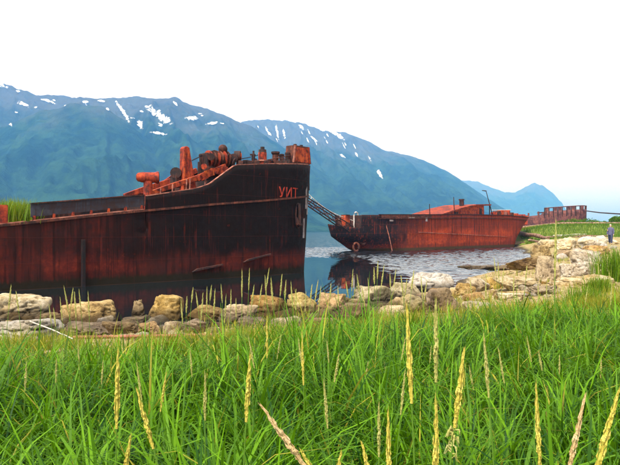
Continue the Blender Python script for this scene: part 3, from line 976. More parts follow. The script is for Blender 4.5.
# anchor in its hawse pocket
k = 0.30
px_, py_ = near_outline(k, 3.6); qx, qy = near_outline(k + 0.01, 3.6); an = math.atan2(qy - py_, qx - px_)
rot = Matrix.Rotation(an, 3, 'Z'); c = Vector((px_, py_, 3.55)); t_ax = rot @ Vector((1, 0, 0)); n_ax = Vector((-t_ax.y, t_ax.x, 0))
if n_ax.dot(Vector((1, -1, 0))) < 0: n_ax = -n_ax
ring = [c + t_ax * 0.26 * math.cos(a) + Vector((0, 0, 0.75 * math.sin(a))) + n_ax * 0.06 for a in np.linspace(0, 2 * math.pi, 25)]
anc = MB().tube(ring, 0.055, 6, False).build('hawse_pocket', M['rust_dark'], near, smooth=True)
MB().tube([c + n_ax * 0.18 + Vector((0, 0, 0.75)), c + n_ax * 0.2 + Vector((0, 0, -0.62))], 0.085, 8).build('anchor_shank', M['rust_dark'], anc)
for sgn in (-1, 1):
    MB().tube([c + n_ax * 0.2 + Vector((0, 0, -0.6)), c + n_ax * 0.22 + t_ax * 0.26 * sgn + Vector((0, 0, -0.52)), c + n_ax * 0.2 + t_ax * 0.33 * sgn + Vector((0, 0, -0.12))], [0.09, 0.08, 0.03], 7).build('anchor_fluke', M['rust_dark'], anc)

# vertical fender post and two low fins on the side
x, z0 = near_z(83, 246, -NB - 0.1); _, z1 = near_z(83, 289, -NB - 0.1)
MB().box((x, -NB - 0.12, (z0 + z1) / 2), (0.17, 0.20, z0 - z1 + 0.6)).build('fender_post', M['hull_black'], near, bevel=0.02)
for (pa, ya), (pb, yb_) in [((192, 270), (222, 264.5)), ((243, 260.5), (270, 254))]:
    xa, za = near_z(pa, ya, -NB - 0.1); xb, zb_ = near_z(pb, yb_, -NB - 0.1)
    MB().prism([(xa, za - 0.10), (xb, zb_ - 0.04), (xb, zb_ + 0.03), (xa + 0.3, za + 0.06)], -NB - 0.22, -NB + 0.05).build('side_fin', M['rust_dark'], near)

# painted name on the bow
cu = bpy.data.curves.new('name_text', 'FONT'); cu.body = 'УИТ'; cu.size = 0.85; cu.extrude = 0.01; cu.space_character = 1.05
to = bpy.data.objects.new('name_text', cu); COL.objects.link(to)
bpy.context.view_layer.update()
dg = bpy.context.evaluated_depsgraph_get()
me = bpy.data.meshes.new_from_object(to.evaluated_get(dg)); bpy.data.objects.remove(to)
co = np.array([v.co[:] for v in me.vertices])
wtx = co[:, 0].max() - co[:, 0].min()
# wrap the letters round the bow plating
arc = []; kk_ = np.linspace(0.50, 0.12, 200)
zc = 4.62
for k in kk_: arc.append(near_outline(float(k), zc))
arc = np.array(arc); Ls = np.concatenate([[0], np.cumsum(np.hypot(*np.diff(arc, axis=0).T))])
i0 = int(np.argmin([abs((CX + FPX * (N_ROOT.x + a[0] * ND.x + a[1] * NP.x) / (N_ROOT.y + a[0] * ND.y + a[1] * NP.y)) - 278.0) for a in arc]))
for v, cc in zip(me.vertices, co):
    l = Ls[i0] + (cc[0] - co[:, 0].min())
    z = zc + cc[1]
    x = np.interp(l, Ls, arc[:, 0]); y = np.interp(l, Ls, arc[:, 1])
    x2_, y2_ = np.interp(l + 0.05, Ls, arc[:, 0]), np.interp(l + 0.05, Ls, arc[:, 1])
    t_ = Vector((x2_ - x, y2_ - y, 0)).normalized(); n_ = Vector((t_.y, -t_.x, 0))
    if n_.dot(Vector((1, -1, 0))) < 0: n_ = -n_
    p = Vector((x + 0.095 * (z - zc) * max(0, x / 5.1), y, z)) + n_ * (0.10 + cc[2])
    v.co = p
me.materials.clear()
link_mesh('painted_name', me, M['letter_paint'], near)


# ------------------------------------------------------------------ the second wreck
FD = Vector((0.698, 0.715, 0)).normalized(); FP_ = Vector((-FD.y, FD.x, 0))
F_ROOT = Vector((5.5, 80.0, 0)); F_ANG = math.atan2(FD.y, FD.x)
far = empty('beached_ship', F_ROOT, F_ANG)
tag(far, 'long red rusted wreck with lattice boom and orange deckhouse lying behind the nearer ship', 'ship')


def far_local(px, yl):
    u = (px - CX) / FPX
    x = (u * (F_ROOT.y + yl * FP_.y) - F_ROOT.x - yl * FP_.x) / (FD.x - u * FD.y)
    return x, F_ROOT.y + x * FD.y + yl * FP_.y


def far_z(px, py, yl):
    x, Y = far_local(px, yl)
    return x, EYE + (HORIZON - py) / FPX * Y


FB, FL = 4.0, 42.5
def far_outline(k, z):
    kk = abs(k); sgn = 1 if k < 0 else -1
    zz = max(0.0, z)
    xs_ = float(np.interp(zz, [0, 0.4, 1.9, 3.5, 5], [0, -0.9, -4.05, -4.75, -5.2])) + (0.9 if z < 0 else 0)
    if kk <= 0.3:
        q = kk / 0.3
        return xs_ + q ** 1.25 * (9.0 - xs_), sgn * FB * math.sin(q * math.pi / 2) ** 0.95
    if kk <= 0.85:
        q = (kk - 0.3) / 0.55
        return 9.0 + q * (FL - 6 - 9.0), sgn * FB
    q = (kk - 0.85) / 0.15 * math.pi / 2
    return FL - 6 + (2.5 + 8.0 * min(1.0, max(0.0, z / 5.0)) ** 1.2) * math.sin(q), sgn * FB * max(0.0, math.cos(q)) ** 0.7


def far_top(x, k=0):
    if x < -0.6: return float(np.interp(x, [-4.8, -3.5, -0.6], [3.5, 3.2, 2.95]))
    return float(np.interp(x, [-0.6, 8, 20, 34, 46.5], [4.62, 4.75, 5.02, 5.15, 4.8]))


ks = np.concatenate([-np.linspace(1, 0.851, 14), -np.linspace(0.85, 0.301, 40), np.linspace(-0.3, 0.3, 81), np.linspace(0.301, 0.85, 40), np.linspace(0.851, 1, 14)])
V, F = Hull(far_outline, far_top, 16, -1.2).shell(ks)
V = np.array(V); V[:, 1] += np.sign(V[:, 1]) * (fbm(V[:, 0] * 0.6, V[:, 2] * 0.7, oct=3, seed=33) - 0.5) * 0.16 * np.clip(np.abs(V[:, 1]), 0, 1)
fo = link_mesh('hull', np_mesh('hull', V, F), M['hull_far'], far)
md = fo.modifiers.new('plate', 'SOLIDIFY'); md.thickness = 0.08; md.offset = -1
# decks
def far_deck(x0, x1, zf, name):
    n = 16; L, Rr = [], []
    for i in range(n + 1):
        x = x0 + (x1 - x0) * i / n; z = zf(x)
        best = min(np.linspace(0, 1, 120), key=lambda k: abs(far_outline(float(k), z)[0] - x))
        y = max(0.05, abs(far_outline(float(best), z)[1]) - 0.15)
        L.append((x, y, z)); Rr.append((x, -y, z))
    MB().add(L + Rr, [(i, i + 1, n + 2 + i, n + 1 + i) for i in range(n)]).build(name, M['rust_brown'], far)


far_deck(-4.0, -0.65, lambda x: 2.75, 'fore_deck'); far_deck(-0.6, FL - 0.6, lambda x: far_top(x) - 0.6, 'main_deck')
MB().box((-0.55, 0, 3.6), (0.10, 4.6, 2.0)).build('deck_step', M['rust_dark'], far)


def far_strip(k0, k1, zf, h, out, th, name, mat, n=50):
    V = []
    for i in range(n + 1):
        k = k0 + (k1 - k0) * i / n
        for o_ in (out, out - th):
            for dz in (0, h):
                z = zf(far_outline(k, 3.5)[0]) + dz
                x, y = far_outline(k, z); x2, y2 = far_outline(k + 1e-3, z)
                t = Vector((x2 - x, y2 - y, 0)).normalized(); nn = Vector((t.y, -t.x, 0))
                if nn.y > 0: nn = -nn
                V.append((x + nn.x * o_, y + nn.y * o_, z))
    F = []
    for i in range(n):
        a = i * 4; b = a + 4
        F += [(a, a + 1, b + 1, b), (a + 2, b + 2, b + 3, a + 3), (a + 1, a + 3, b + 3, b + 1), (a, b, b + 2, a + 2)]
    F += [(0, 2, 3, 1), (n * 4, n * 4 + 1, n * 4 + 3, n * 4 + 2)]
    return MB().add(V, F).build(name, mat, far)


far_strip(0.16, 0.93, lambda x: far_top(max(x, -0.5)) - 0.52, 0.10, 0.14, 0.13, 'rubbing_strake', M['rust_brown'])
far_strip(0.165, 0.93, lambda x: far_top(max(x, -0.5)) + 0.002, 0.09, 0.10, 0.22, 'cap_rail', M['rust_dark'])
far_strip(0.17, 0.36, lambda x: far_top(max(x, -0.5)) - 0.40, 0.38, 0.075, 0.05, 'rust_band', M['rust_brown'])
far_strip(0.30, 0.80, lambda x: 2.4 - 0.03 * (x - 9), 0.07, 0.10, 0.09, 'side_strake', M['rust_pipe'])
# pale patches of old paint on the topside plating
for px, py, w, h in [(391, 220.5, 0.6, 0.22), (411, 218.0, 1.3, 0.16), (426, 219.5, 0.45, 0.5)]:
    x, z = far_z(px, py, -FB)
    if x < 9:
        kq_ = min(np.linspace(0.1, 0.3, 200), key=lambda k: abs(CX + FPX * (F_ROOT + FD * far_outline(float(k), z)[0] + FP_ * far_outline(float(k), z)[1]).x / (F_ROOT + FD * far_outline(float(k), z)[0] + FP_ * far_outline(float(k), z)[1]).y - px))
        x, y = far_outline(float(kq_), z); x2, y2 = far_outline(float(kq_) + 0.01, z); an = math.atan2(y2 - y, x2 - x)
    else: y, an = -FB, 0.0
    MB().box((x, y - 0.09, z), (w, 0.06, h), Matrix.Rotation(an, 3, 'Z')).build('plate_patch', M['pale_steel'], far)
# tyre fenders hung low at the bow, a rope down the side
for px, py in [(361, 240), (354, 247)]:
    x, z = far_z(px, py, -1.4)
    c = Vector((x, -1.75, z)); a1 = Vector((0.86, -0.5, 0))
    MB().tube([c + a1 * 0.38 * math.cos(a) + Vector((0, 0, 0.52 * math.sin(a))) for a in np.linspace(0, 2 * math.pi, 17)], 0.14, 8, False).build('tyre_fender', M['rust_brown'], far, smooth=True)
xa, za = far_z(384, 222, -3.0); xb, zb_ = far_z(391.5, 252, -3.6)
MB().tube([(xa, -3.2, za), ((xa + xb) / 2, -3.55, (za + zb_) / 2), (xb, -3.75, zb_)], 0.06, 6).build('side_rope', M['rust_pipe'], far)

# fore deck gear
x, z = far_z(345.5, 226, -0.8); zt_ = far_z(345.5, 215.5, -0.8)[1]
w_ = MB().box((x, -0.8, (2.7 + zt_) / 2), (0.85, 0.75, zt_ - 2.7)).build('deck_winch', M['rust_orange'], far, bevel=0.04)
MB().box((x, -0.8, zt_ + 0.05), (0.7, 0.9, 0.10)).build('winch_lid', M['rust_dark'], w_)
for sgn in (-1, 1):
    MB().tube([(x - 0.1, -0.8 + 0.38 * sgn, 3.35), (x - 0.1, -0.8 + 0.55 * sgn, 3.35)], 0.36, 12).build('winch_drum', M['rust_brown'], w_, smooth=True)
x, z = far_z(354, 212, -1.0); xe, _ = far_z(360, 216, -1.0)
MB().tube([(x, -1.0, 2.7), (x, -1.0, z - 0.4), (x + 0.12, -1.0, z - 0.08), (x + 0.4, -1.0, z), (x + 0.7, -1.0, z - 0.12), (x + 0.78, -1.0, z - 0.5)], 0.085, 8).build('davit', M['old_white'], far, smooth=True)
for px in (358, 361):
    x, z = far_z(px, 215, -1.2)
    MB().tube([(x, -1.2, 2.7), (x, -1.2, z)], 0.06, 6).build('rail_post', M['old_white'], far)
x, z = far_z(350.5, 219, -0.8)
MB().tube([(x, -0.8, 2.7), (x, -0.8, z)], 0.10, 8).build('rail_post', M['rust_dark'], far)

# lattice boom leaning out over the bow
pA = W(350, 229.5, 78.0) - F_ROOT; pB = W(296, 194, 73.5) - F_ROOT
inv = Matrix.Rotation(-F_ANG, 3, 'Z'); pA, pB = inv @ pA, inv @ pB
ax = (pB - pA).normalized(); up = Vector((0, 0, 1)); sdv = ax.cross(up).normalized(); up = sdv.cross(ax).normalized()
hw = 0.42
boom = MB()
boom.tube([pA + up * hw + sdv * hw, pB + up * hw * 0.6 + sdv * hw], 0.075, 6)
boom = boom.build('lattice_boom', M['rust_dark'], far)
for s1, s2 in ((1, -1), (-1, 1), (-1, -1)):
    MB().tube([pA + up * hw * s1 + sdv * hw * s2, pB + up * hw * 0.6 * s1 + sdv * hw * s2], 0.075, 6).build('boom_chord', M['rust_dark'], boom)
nb = 12
for i in range(nb):
    q0, q1 = i / nb, (i + 1) / nb
    a, b = pA.lerp(pB, q0), pA.lerp(pB, q1)
    for s2 in (1, -1):
        sg = 1 if i % 2 else -1
        MB().tube([a + up * hw * sg * (1 - 0.4 * q0) + sdv * hw * s2, b - up * hw * sg * (1 - 0.4 * q1) + sdv * hw * s2], 0.05, 5).build('boom_brace', M['rust_brown'], boom)
for off in (1.25,):
    pts = [pA.lerp(pB, q) + up * (off - 0.7 * math.sin(q * math.pi)) for q in np.linspace(0, 1, 9)]
    MB().tube(pts, 0.045, 5).build('boom_stay', M['old_white'], boom)
    for q in np.linspace(0.1, 0.9, 7):
        p = pA.lerp(pB, float(q))
        MB().tube([p + up * hw * 0.7, p + up * (off - 0.7 * math.sin(float(q) * math.pi))], 0.035, 5).build('stay_drop', M['old_white'], boom)

# orange wedge deckhouse
P = [far_z(px, py, -3.0) for px, py in [(437, 217), (447, 213), (462, 208.5), (476, 205.5), (484, 205.5), (484.5, 217)]]
dh = MB().prism(P[:5] + [(P[5][0], P[5][1] - 0.6), (P[0][0], P[0][1] - 0.6)], -3.0, 2.2).build('deckhouse', M['rust_orange'], far, bevel=0.03)
rf = [far_z(px, py, -3.2) for px, py in [(434, 217), (447, 212.3), (462, 207.6), (476, 204.3), (491, 204.2), (491, 205.6), (476, 205.6), (462, 208.9), (447, 213.6), (434, 218.2)]]
MB().prism(rf, -3.25, 2.4).build('deckhouse_roof', M['rust_roof'], dh)
for px in (452, 460, 468, 477):
    x, z = far_z(px, 214, -3.0)
    MB().box((x, -3.06, z), (0.16, 0.10, 1.15)).build('wall_rib', M['rust_red'], dh)
x, z = far_z(480.5, 211.5, -3.0)
MB().box((x, -3.03, z), (0.75, 0.06, 0.9)).build('doorway', M['rust_dark'], dh)
x, z = far_z(456.5, 213.5, -3.0)
MB().box((x, -3.03, z), (0.9, 0.06, 0.5)).build('window', M['rust_dark'], dh)
x, z = far_z(489.5, 210, -2.9)
MB().tube([(x, -2.9, z - 1.4), (x, -2.9, z + 0.75)], 0.09, 6).build('roof_post', M['rust_dark'], dh)
x, z = far_z(461.5, 200.5, -1.5); z0 = far_z(461.5, 209, -1.5)[1]
MB().tube([(x, -1.5, z0 - 0.3), (x, -1.5, z), (x, -1.5, z + 0.02), (x, -1.5, z + 0.22)], [0.34, 0.34, 0.44, 0.44], 12).build('funnel', M['rust_dark'], far, smooth=True)
MB().tube([(x + 0.5, -1.5, z0 - 0.3), (x + 0.5, -1.5, z - 0.1)], 0.14, 8).build('exhaust_pipe', M['rust_dark'], far)
for (xa, ya), (xb, yb_) in [((429.5, 204), (430, 222)), ((453.6, 197), (454.5, 215)), ((486, 191), (493.5, 219)), ((482.2, 190.5), (486, 191))]:
    x1, z1 = far_z(xa, ya, -3.0); x2, z2 = far_z(xb, yb_, -3.0)
    MB().tube([(x2, -3.0, z2), (x1, -3.0, z1)], [0.09, 0.06], 6).build('signal_pole', M['rust_dark'], far)
# wreckage aft of the deckhouse
rr = random.Random(4)
for px, w, top, mat in [(494, 0.5, 212, 'rust_red'), (497, 0.9, 211, 'rust_brown'), (500.5, 0.6, 210.3, 'rust_orange'), (504, 1.2, 211.8, 'rust_purple'), (507, 0.4, 210.4, 'rust_red'), (510, 0.9, 212.6, 'rust_brown'), (513.5, 0.5, 213.5, 'rust_orange')]:
    x, z = far_z(px, top, -2.6)
    MB().box((x, -2.6, (z + 4.4) / 2), (w, 1.0, z - 4.4), Matrix.Rotation(rr.uniform(-0.5, 0.5), 3, 'Z') @ Matrix.Rotation(rr.uniform(-0.12, 0.12), 3, 'Y')).build('deck_wreckage', M[mat], far, bevel=0.05)
xa, za = far_z(492, 210.2, -2.2); xb, zb_ = far_z(511, 210.0, -2.2)
MB().tube([(xa, -2.2, za), (xb, -2.2, zb_)], 0.06, 6).build('wreckage_rail', M['old_white'], far)


# ------------------------------------------------------------------ the third wreck, behind the bank
TD = Vector((0.95, -0.31, 0)).normalized(); TP = Vector((-TD.y, TD.x, 0))
T_ROOT = Vector((66.0, 151.5, 0)); T_ANG = math.atan2(TD.y, TD.x)
third = empty('derelict_ship', T_ROOT, T_ANG)
tag(third, 'far purple-brown derelict hull with broken bulwarks behind the grassy bank', 'ship')


def third_z(px, py, yl):
    u = (px - CX) / FPX
    x = (u * (T_ROOT.y + yl * TP.y) - T_ROOT.x - yl * TP.x) / (TD.x - u * TD.y)
    Y = T_ROOT.y + x * TD.y + yl * TP.y
    return x, EYE + (HORIZON - py) / FPX * Y


def third_outline(k, z):
    kk = abs(k); sgn = 1 if k < 0 else -1
    if kk <= 0.2:
        th = kk / 0.2 * math.pi / 2
        return -3 + (4.2 + 0.02 * z) * math.cos(th), sgn * 3.6 * math.sin(th) ** 0.8
    return -3 - (kk - 0.2) / 0.8 * 34, sgn * 3.6


third_top = lambda x, k=0: float(np.interp(x, [-37, -17, -13, -8.5, -8.4, 2], [5.5, 5.8, 6.1, 6.6, 7.35, 7.9]))
ks = np.concatenate([-np.linspace(1, 0.201, 40), np.linspace(-0.2, 0.2, 31), np.linspace(0.201, 1, 40)])
V, F = Hull(third_outline, third_top, 10, -0.6).shell(ks)
V = np.array(V)
link_mesh('hull', np_mesh('hull', V, F), M['rust_purple'], third).modifiers.new('plate', 'SOLIDIFY').thickness = 0.08
mb = MB(); mb.box((-16, 0, 4.3), (38, 6.9, 0.1)); mb.build('deck', M['rust_brown'], third)
# bow bulwark: plates between dark ribs
for i in range(9):
    x = -8.3 + i * 1.0
    yy = -3.6 if x < -3 else -3.6 * max(0.05, 1 - ((x + 3) / 4.3) ** 2) ** 0.45
    zt_ = third_top(x) + 0.75
    if x < 0.9:
        MB().box((x, yy - 0.06, third_top(x) - 0.3), (0.24, 0.22, 2.4)).build('bulwark_rib', M['rust_dark'], third)
        if i % 3 != 1:
            MB().box((x + 0.5, yy + 0.03, third_top(x) + 0.35), (0.70, 0.08, 0.9)).build('bulwark_plate', M['rust_purple'], third)
MB().tube([(-8.4, -3.6, 8.15), (-3, -3.6, 8.5), (-0.5, -3.0, 8.65), (1.0, -0.6, 8.75)], 0.13, 6).build('top_rail', M['rust_purple'], third)
MB().tube([(1.1, 0, 2), (1.25, 0, 8.8)], 0.25, 8).build('stem_post', M['rust_dark'], third)
for px in (528.5, 538.5, 552.5, 546):
    x, z0 = third_z(px, 221, -3.5); zt_ = third_z(px, 211.5 if px != 528.5 else 213, -3.5)[1]
    MB().box((x, -3.5, (zt_ + third_top(x)) / 2 - 0.2), (0.4, 0.4, zt_ - third_top(x) + 0.4)).build('broken_post', M['rust_purple'], third)
xa, za = third_z(537, 213.0, -3.5); xb, zb_ = third_z(556, 211.2, -3.5)
MB().tube([(xa, -3.5, za), (xb, -3.5, zb_)], 0.16, 6).build('bent_rail', M['rust_purple'], third)
for px, py, w, h in [(515, 216.5, 1.6, 1.4), (521, 217.5, 2.0, 1.0), (525, 218.5, 1.2, 0.8)]:
    x, z = third_z(px, py, -3.0)
    MB().box((x, -3.0, z - h / 2), (w, 1.5, h + 1.5)).build('deck_remains', M['rust_red'], third, bevel=0.05)

# mooring cable from its bow to a post out of frame
cp = [W(587, 211.0, 150), W(600, 212.7, 128), W(620, 214.0, 108), W(648, 213.0, 92), W(690, 208, 80)]
pts = []
for i in range(len(cp) - 1):
    for q in np.linspace(0, 1, 6, endpoint=(i == len(cp) - 2)): pts.append(cp[i].lerp(cp[i + 1], float(q)))
tag(MB().tube(pts, 0.13, 6).build('mooring_cable', M['rust_dark']), 'dark slack mooring cable running right from the farthest hulk', 'cable')
gp = cp[-1]
mp = MB().tube([(gp.x, gp.y, ground_z(gp.x, gp.y) - 0.3), (gp.x, gp.y, gp.z + 0.3)], 0.25, 10).build('mooring_post', M['drift_wood'])
tag(mp, 'tall weathered mooring post holding the cable out of frame', 'post')


# ------------------------------------------------------------------ rocks
def rock_mesh(seed, w, d, h, sub=4, facets=11, noise_amt=0.15, flat=0.0):
    bm = bmesh.new(); bmesh.ops.create_icosphere(bm, subdivisions=sub, radius=1)
    co = np.array([v.co[:] for v in bm.verts])
    rg = np.random.default_rng(seed)
    n = rg.normal(size=(facets, 3)); n[:, 2] = n[:, 2] * 0.9 + 0.25; n /= np.linalg.norm(n, axis=1)[:, None]
    tilt = rg.normal(0, 0.16, 2)
    n = np.vstack([n, [[tilt[0], tilt[1], 0.97], [0, 0, -1]]])
    dd = rg.uniform(0.52, 0.95, len(n)); dd[-2] = 0.60 - 0.22 * flat; dd[-1] = 0.5
    dots = co @ n.T
    rr_ = np.where(dots > 0.05, dd[None, :] / np.maximum(dots, 0.05), 9.0)
    p = 55.0
    r = (np.sum(rr_ ** -p, axis=1) + 1.05 ** -p) ** (-1 / p)
    q = co * r[:, None]
    s0 = seed * 7.13
    f = fbm(q[:, 0] * 1.5 + s0, q[:, 1] * 1.5, q[:, 2] * 1.5, 5, 50, 0.55) - 0.5
    f2 = np.abs(fbm(q[:, 0] * 1.5 + s0, q[:, 1] * 1.5 + 4, q[:, 2] * 3.5, 3, 60) - 0.5)
    q = q * (1 + noise_amt * 2.6 * f - noise_amt * 1.5 * np.exp(-f2 * 34))[:, None]
    f3 = 1 - np.abs(2 * fbm(q[:, 0] * 4 + s0, q[:, 1] * 4, q[:, 2] * 5.5, 4, 70, 0.6) - 1)
    q = q * (1 - 0.055 * (f3 - 0.6))[:, None]
    mn, mx = q.min(0), q.max(0)
    q = (q - (mn + mx) / 2) / (mx - mn)
    q[:, 2] += 0.5
    q *= np.array([w, d, h])
    for v, c in zip(bm.verts, q): v.co = c
    me = bpy.data.meshes.new('boulder'); bm.to_mesh(me); bm.free()
    me.shade_smooth()
    return me


ROCK_N = [0]
def rock(px, py, w, h, mat, label=None, group=None, cat='boulder', name='boulder', depth=0.8, flat=0.0, facets=11, sub=5, rz=None, cat_sink=0.12):
    ROCK_N[0] += 1
    p = on_ground(px, py)
    k = p.y / FPX
    wm, hm = w * k, h * k * 0.93
    dm = max(wm * depth, hm * 0.8)
    me = rock_mesh(ROCK_N[0] * 3 + 1, wm * 1.06, dm, hm / (1 - cat_sink) * 1.02, sub, facets, flat=flat)
    o = link_mesh(name, me, M[mat])
    o.location = (p.x, p.y + dm * 0.42, p.z - hm * cat_sink)
    o.rotation_euler = (0, 0, random.uniform(-0.25, 0.25) if rz is None else rz)
    tag(o, label, cat, group)
    return o


BIG = [
 # left
 (14, 320, 56, 26, 'rock_cream', 'rounded cream boulder behind the white slab at the left edge', 0.9, 0.1),
 (12, 342, 66, 21, 'rock_white', 'flat-topped white slab nearest the grass at the left edge', 0.9, 0.8),
 (46, 327, 32, 13, 'rock_brown', 'low brown stone between the cream boulder and the broad capped boulder', 0.8, 0.2),
 (84, 327, 58, 25, 'rock_tan', 'broad tan boulder with a pale flat cap, right of the low brown stone', 0.8, 0.6),
 (83, 336, 44, 13, 'rock_brown', 'cracked dark stone under the broad tan capped boulder', 0.8, 0.3),
 (104, 329, 17, 13, 'rock_white', 'small grey-white wedge leaning on the broad capped boulder', 0.8, 0.0),
 (136, 320, 15, 20, 'rock_tan', 'small pointed tan stone left of the square block', 0.8, 0.0),
 (162, 322, 36, 27, 'rock_tan', 'square upright tan block behind the rusty pipe', 0.8, 0.4),
 (131, 328, 26, 11, 'rock_tan', 'flat tan stone at the foot of the pointed stone', 0.8, 0.3),
 (117, 335, 34, 13, 'rock_brown', 'long brown stone lying left of the square block', 0.8, 0.2),
 (147, 334, 22, 12, 'rock_orange', 'orange stone in front of the square tan block', 0.8, 0.2),
 (170, 335, 22, 13, 'rock_tan', 'tan stone by the right foot of the square block', 0.8, 0.0),
 (193, 334, 26, 14, 'rock_brown', 'brown stone where the rusty pipe ends', 0.8, 0.2),
 (206, 322, 50, 15, 'rock_tan', 'long low tan stone right of the square block', 0.7, 0.4),
 (237, 325, 40, 19, 'rock_tan', 'hump of tan rock under the low hull fins', 0.8, 0.1),
 # middle
 (268, 319, 42, 24, 'rock_orange', 'orange-tan boulder below the tall pair of seed stalks', 0.8, 0.2),
 (302, 318, 36, 25, 'rock_yellow', 'yellow lichened boulder below the ship bow', 0.8, 0.1),
 (335, 318, 38, 25, 'rock_orange', 'dark orange boulder in front of the calm strip of water', 0.8, 0.2),
 (250, 332, 30, 14, 'rock_brown', 'brown stone sunk in grass below the orange-tan boulder', 0.8, 0.2),
 (286, 332, 32, 14, 'rock_tan', 'tan stone sunk in grass below the yellow boulder', 0.8, 0.2),
 (320, 332, 32, 14, 'rock_brown', 'brown stone sunk in grass below the dark orange boulder', 0.8, 0.2),
 (358, 324, 32, 20, 'rock_brown', 'brown stone left of the wide yellow boulder', 0.8, 0.2),
 (377, 308, 48, 23, 'rock_yellow', 'wide yellow boulder below the second wreck bow', 0.8, 0.3),
 (392, 322, 30, 16, 'rock_tan', 'tan stone in front of the wide yellow boulder', 0.8, 0.2),
 (406, 303, 34, 20, 'rock_yellow', 'yellow rounded boulder against the white-topped boulder', 0.8, 0.1),
 # right of middle
 (434, 292, 46, 19, 'rock_white', 'white-topped boulder at the water left of the flat slab', 0.8, 0.1),
 (446, 313, 36, 25, 'rock_brown', 'dark brown boulder in front of the white-topped boulder', 0.8, 0.1),
 (416, 315, 30, 20, 'rock_yellow', 'yellow-brown stone left of the dark brown boulder', 0.8, 0.1),
 (466, 298, 22, 15, 'rock_tan', 'tan stone right of the white-topped boulder', 0.8, 0.1),
 (480, 292, 24, 15, 'rock_cream', 'cream stone midway between white-topped boulder and flat slab', 0.8, 0.2),
 (498, 289, 18, 12, 'rock_tan', 'small tan stone just left of the flat slab', 0.8, 0.1),
 (521, 290, 46, 13, 'rock_cream', 'long flat cream slab at the head of the inlet', 0.7, 0.8),
 (480, 313, 34, 11, 'rock_cream', 'pale low stone half buried in the grass right of the dark boulder', 0.8, 0.4),
 (476, 303, 22, 10, 'rock_orange', 'small orange stone behind the half buried pale stone', 0.8, 0.2),
 (516, 303, 30, 9, 'rock_cream', 'pale flat stone in the grass below the long flat slab', 0.8, 0.5),
 (548, 296, 34, 10, 'rock_tan', 'low tan stone right below the long flat slab', 0.8, 0.4),
 # right group
 (590, 270, 34, 22, 'rock_white', 'largest white boulder at right, below the walking person', 0.8, 0.0),
 (590, 275, 26, 14, 'rock_white', 'split white stone in front of the largest white boulder', 0.8, 0.1),
 (571, 277, 30, 14, 'rock_white', 'pale sloping slab left of the split white stone', 0.8, 0.4),
 (551, 281, 24, 26, 'rock_tan', 'tall tan boulder at the right end of the inlet', 0.8, 0.0),
 (565, 259, 20, 9, 'rock_orange', 'small orange rock behind the pale sloping slab', 0.8, 0.2),
 (571, 250, 24, 13, 'rock_cream', 'cream boulder below the grassy bank, left of the white pair', 0.8, 0.2),
 (591, 248, 20, 12, 'rock_white', 'white boulder behind the orange ledge', 0.8, 0.1),
 (602.5, 244, 11, 9, 'rock_white', 'small white stone at the feet of the walking person', 0.8, 0.1),
 (600, 255, 26, 10, 'rock_orange', 'orange ledge below the walking person', 0.8, 0.4),
 (545, 261, 22, 17, 'rock_tan', 'tan boulder where the inlet bends away', 0.8, 0.1),
 (529, 270, 36, 13, 'rock_brown', 'dark weedy rock jutting into the inlet', 0.8, 0.3),
 (551, 248, 18, 9, 'rock_cream', 'cream stone beyond the bend of the inlet', 0.8, 0.1),
 (605, 286, 32, 11, 'rock_cream', 'low cream stone at the right edge above the grass', 0.8, 0.4),
 (576, 287, 34, 9, 'rock_cream', 'flat cream stone in front of the pale sloping slab', 0.8, 0.5),
]
for px, py, w, h, mat, lab, dp, fl in BIG:
    rock(px, py, w, h, mat, lab, 'boulders along the shore', depth=dp, flat=fl)
# weedy bars awash in the inlet
for px, py, w, h, lab in [(487, 270.5, 30, 5, 'low weedy rock awash in the middle of the inlet'), (509, 270, 24, 5.5, 'weedy rock awash beside the dark jutting rock'),
                          (468, 269, 18, 3.5, 'leftmost weedy rock barely above the inlet water'), (517, 245.5, 16, 4, 'weedy rock at the stern foot of the red wreck')]:
    rock(px, py, w, h, 'rock_brown', lab, 'weedy rocks in the inlet', depth=0.6, flat=0.4)
# small stones
rs = random.Random(21)
small = [rock_mesh(900 + i, 1.0, rs.uniform(0.7, 1.0), rs.uniform(0.45, 0.7), 3, 11, 0.12) for i in range(8)]
spots = []
for i in range(85):      # along the near shore
    px = rs.uniform(-20, 460); spots.append((px, float(np.interp(px, [-20, 200, 300, 460], [333, 331, 322, 305])) + rs.uniform(-13, 9), rs.uniform(5, 17), 0))
for i in range(46):
    px = rs.uniform(-20, 470); spots.append((px, float(np.interp(px, [-20, 200, 300, 470], [326, 326, 318, 296])) + rs.uniform(-7, 8), rs.uniform(13, 24), 0))
for i in range(60):      # stony flat on the right
    px = rs.uniform(455, 640); spots.append((px, rs.uniform(250, 303) if px > 545 else rs.uniform(283, 304), rs.uniform(4, 11), 1))
for i in range(24): spots.append((rs.uniform(530, 625), rs.uniform(240, 250), rs.uniform(3, 7), 2))
labs = [('smaller stone wedged among the near shore boulders', 'small stones of the near shore'),
        ('small pale stone strewn on the stony flat right of the inlet', 'small stones of the right flat'),
        ('small far stone below the grassy bank', 'small stones below the bank')]
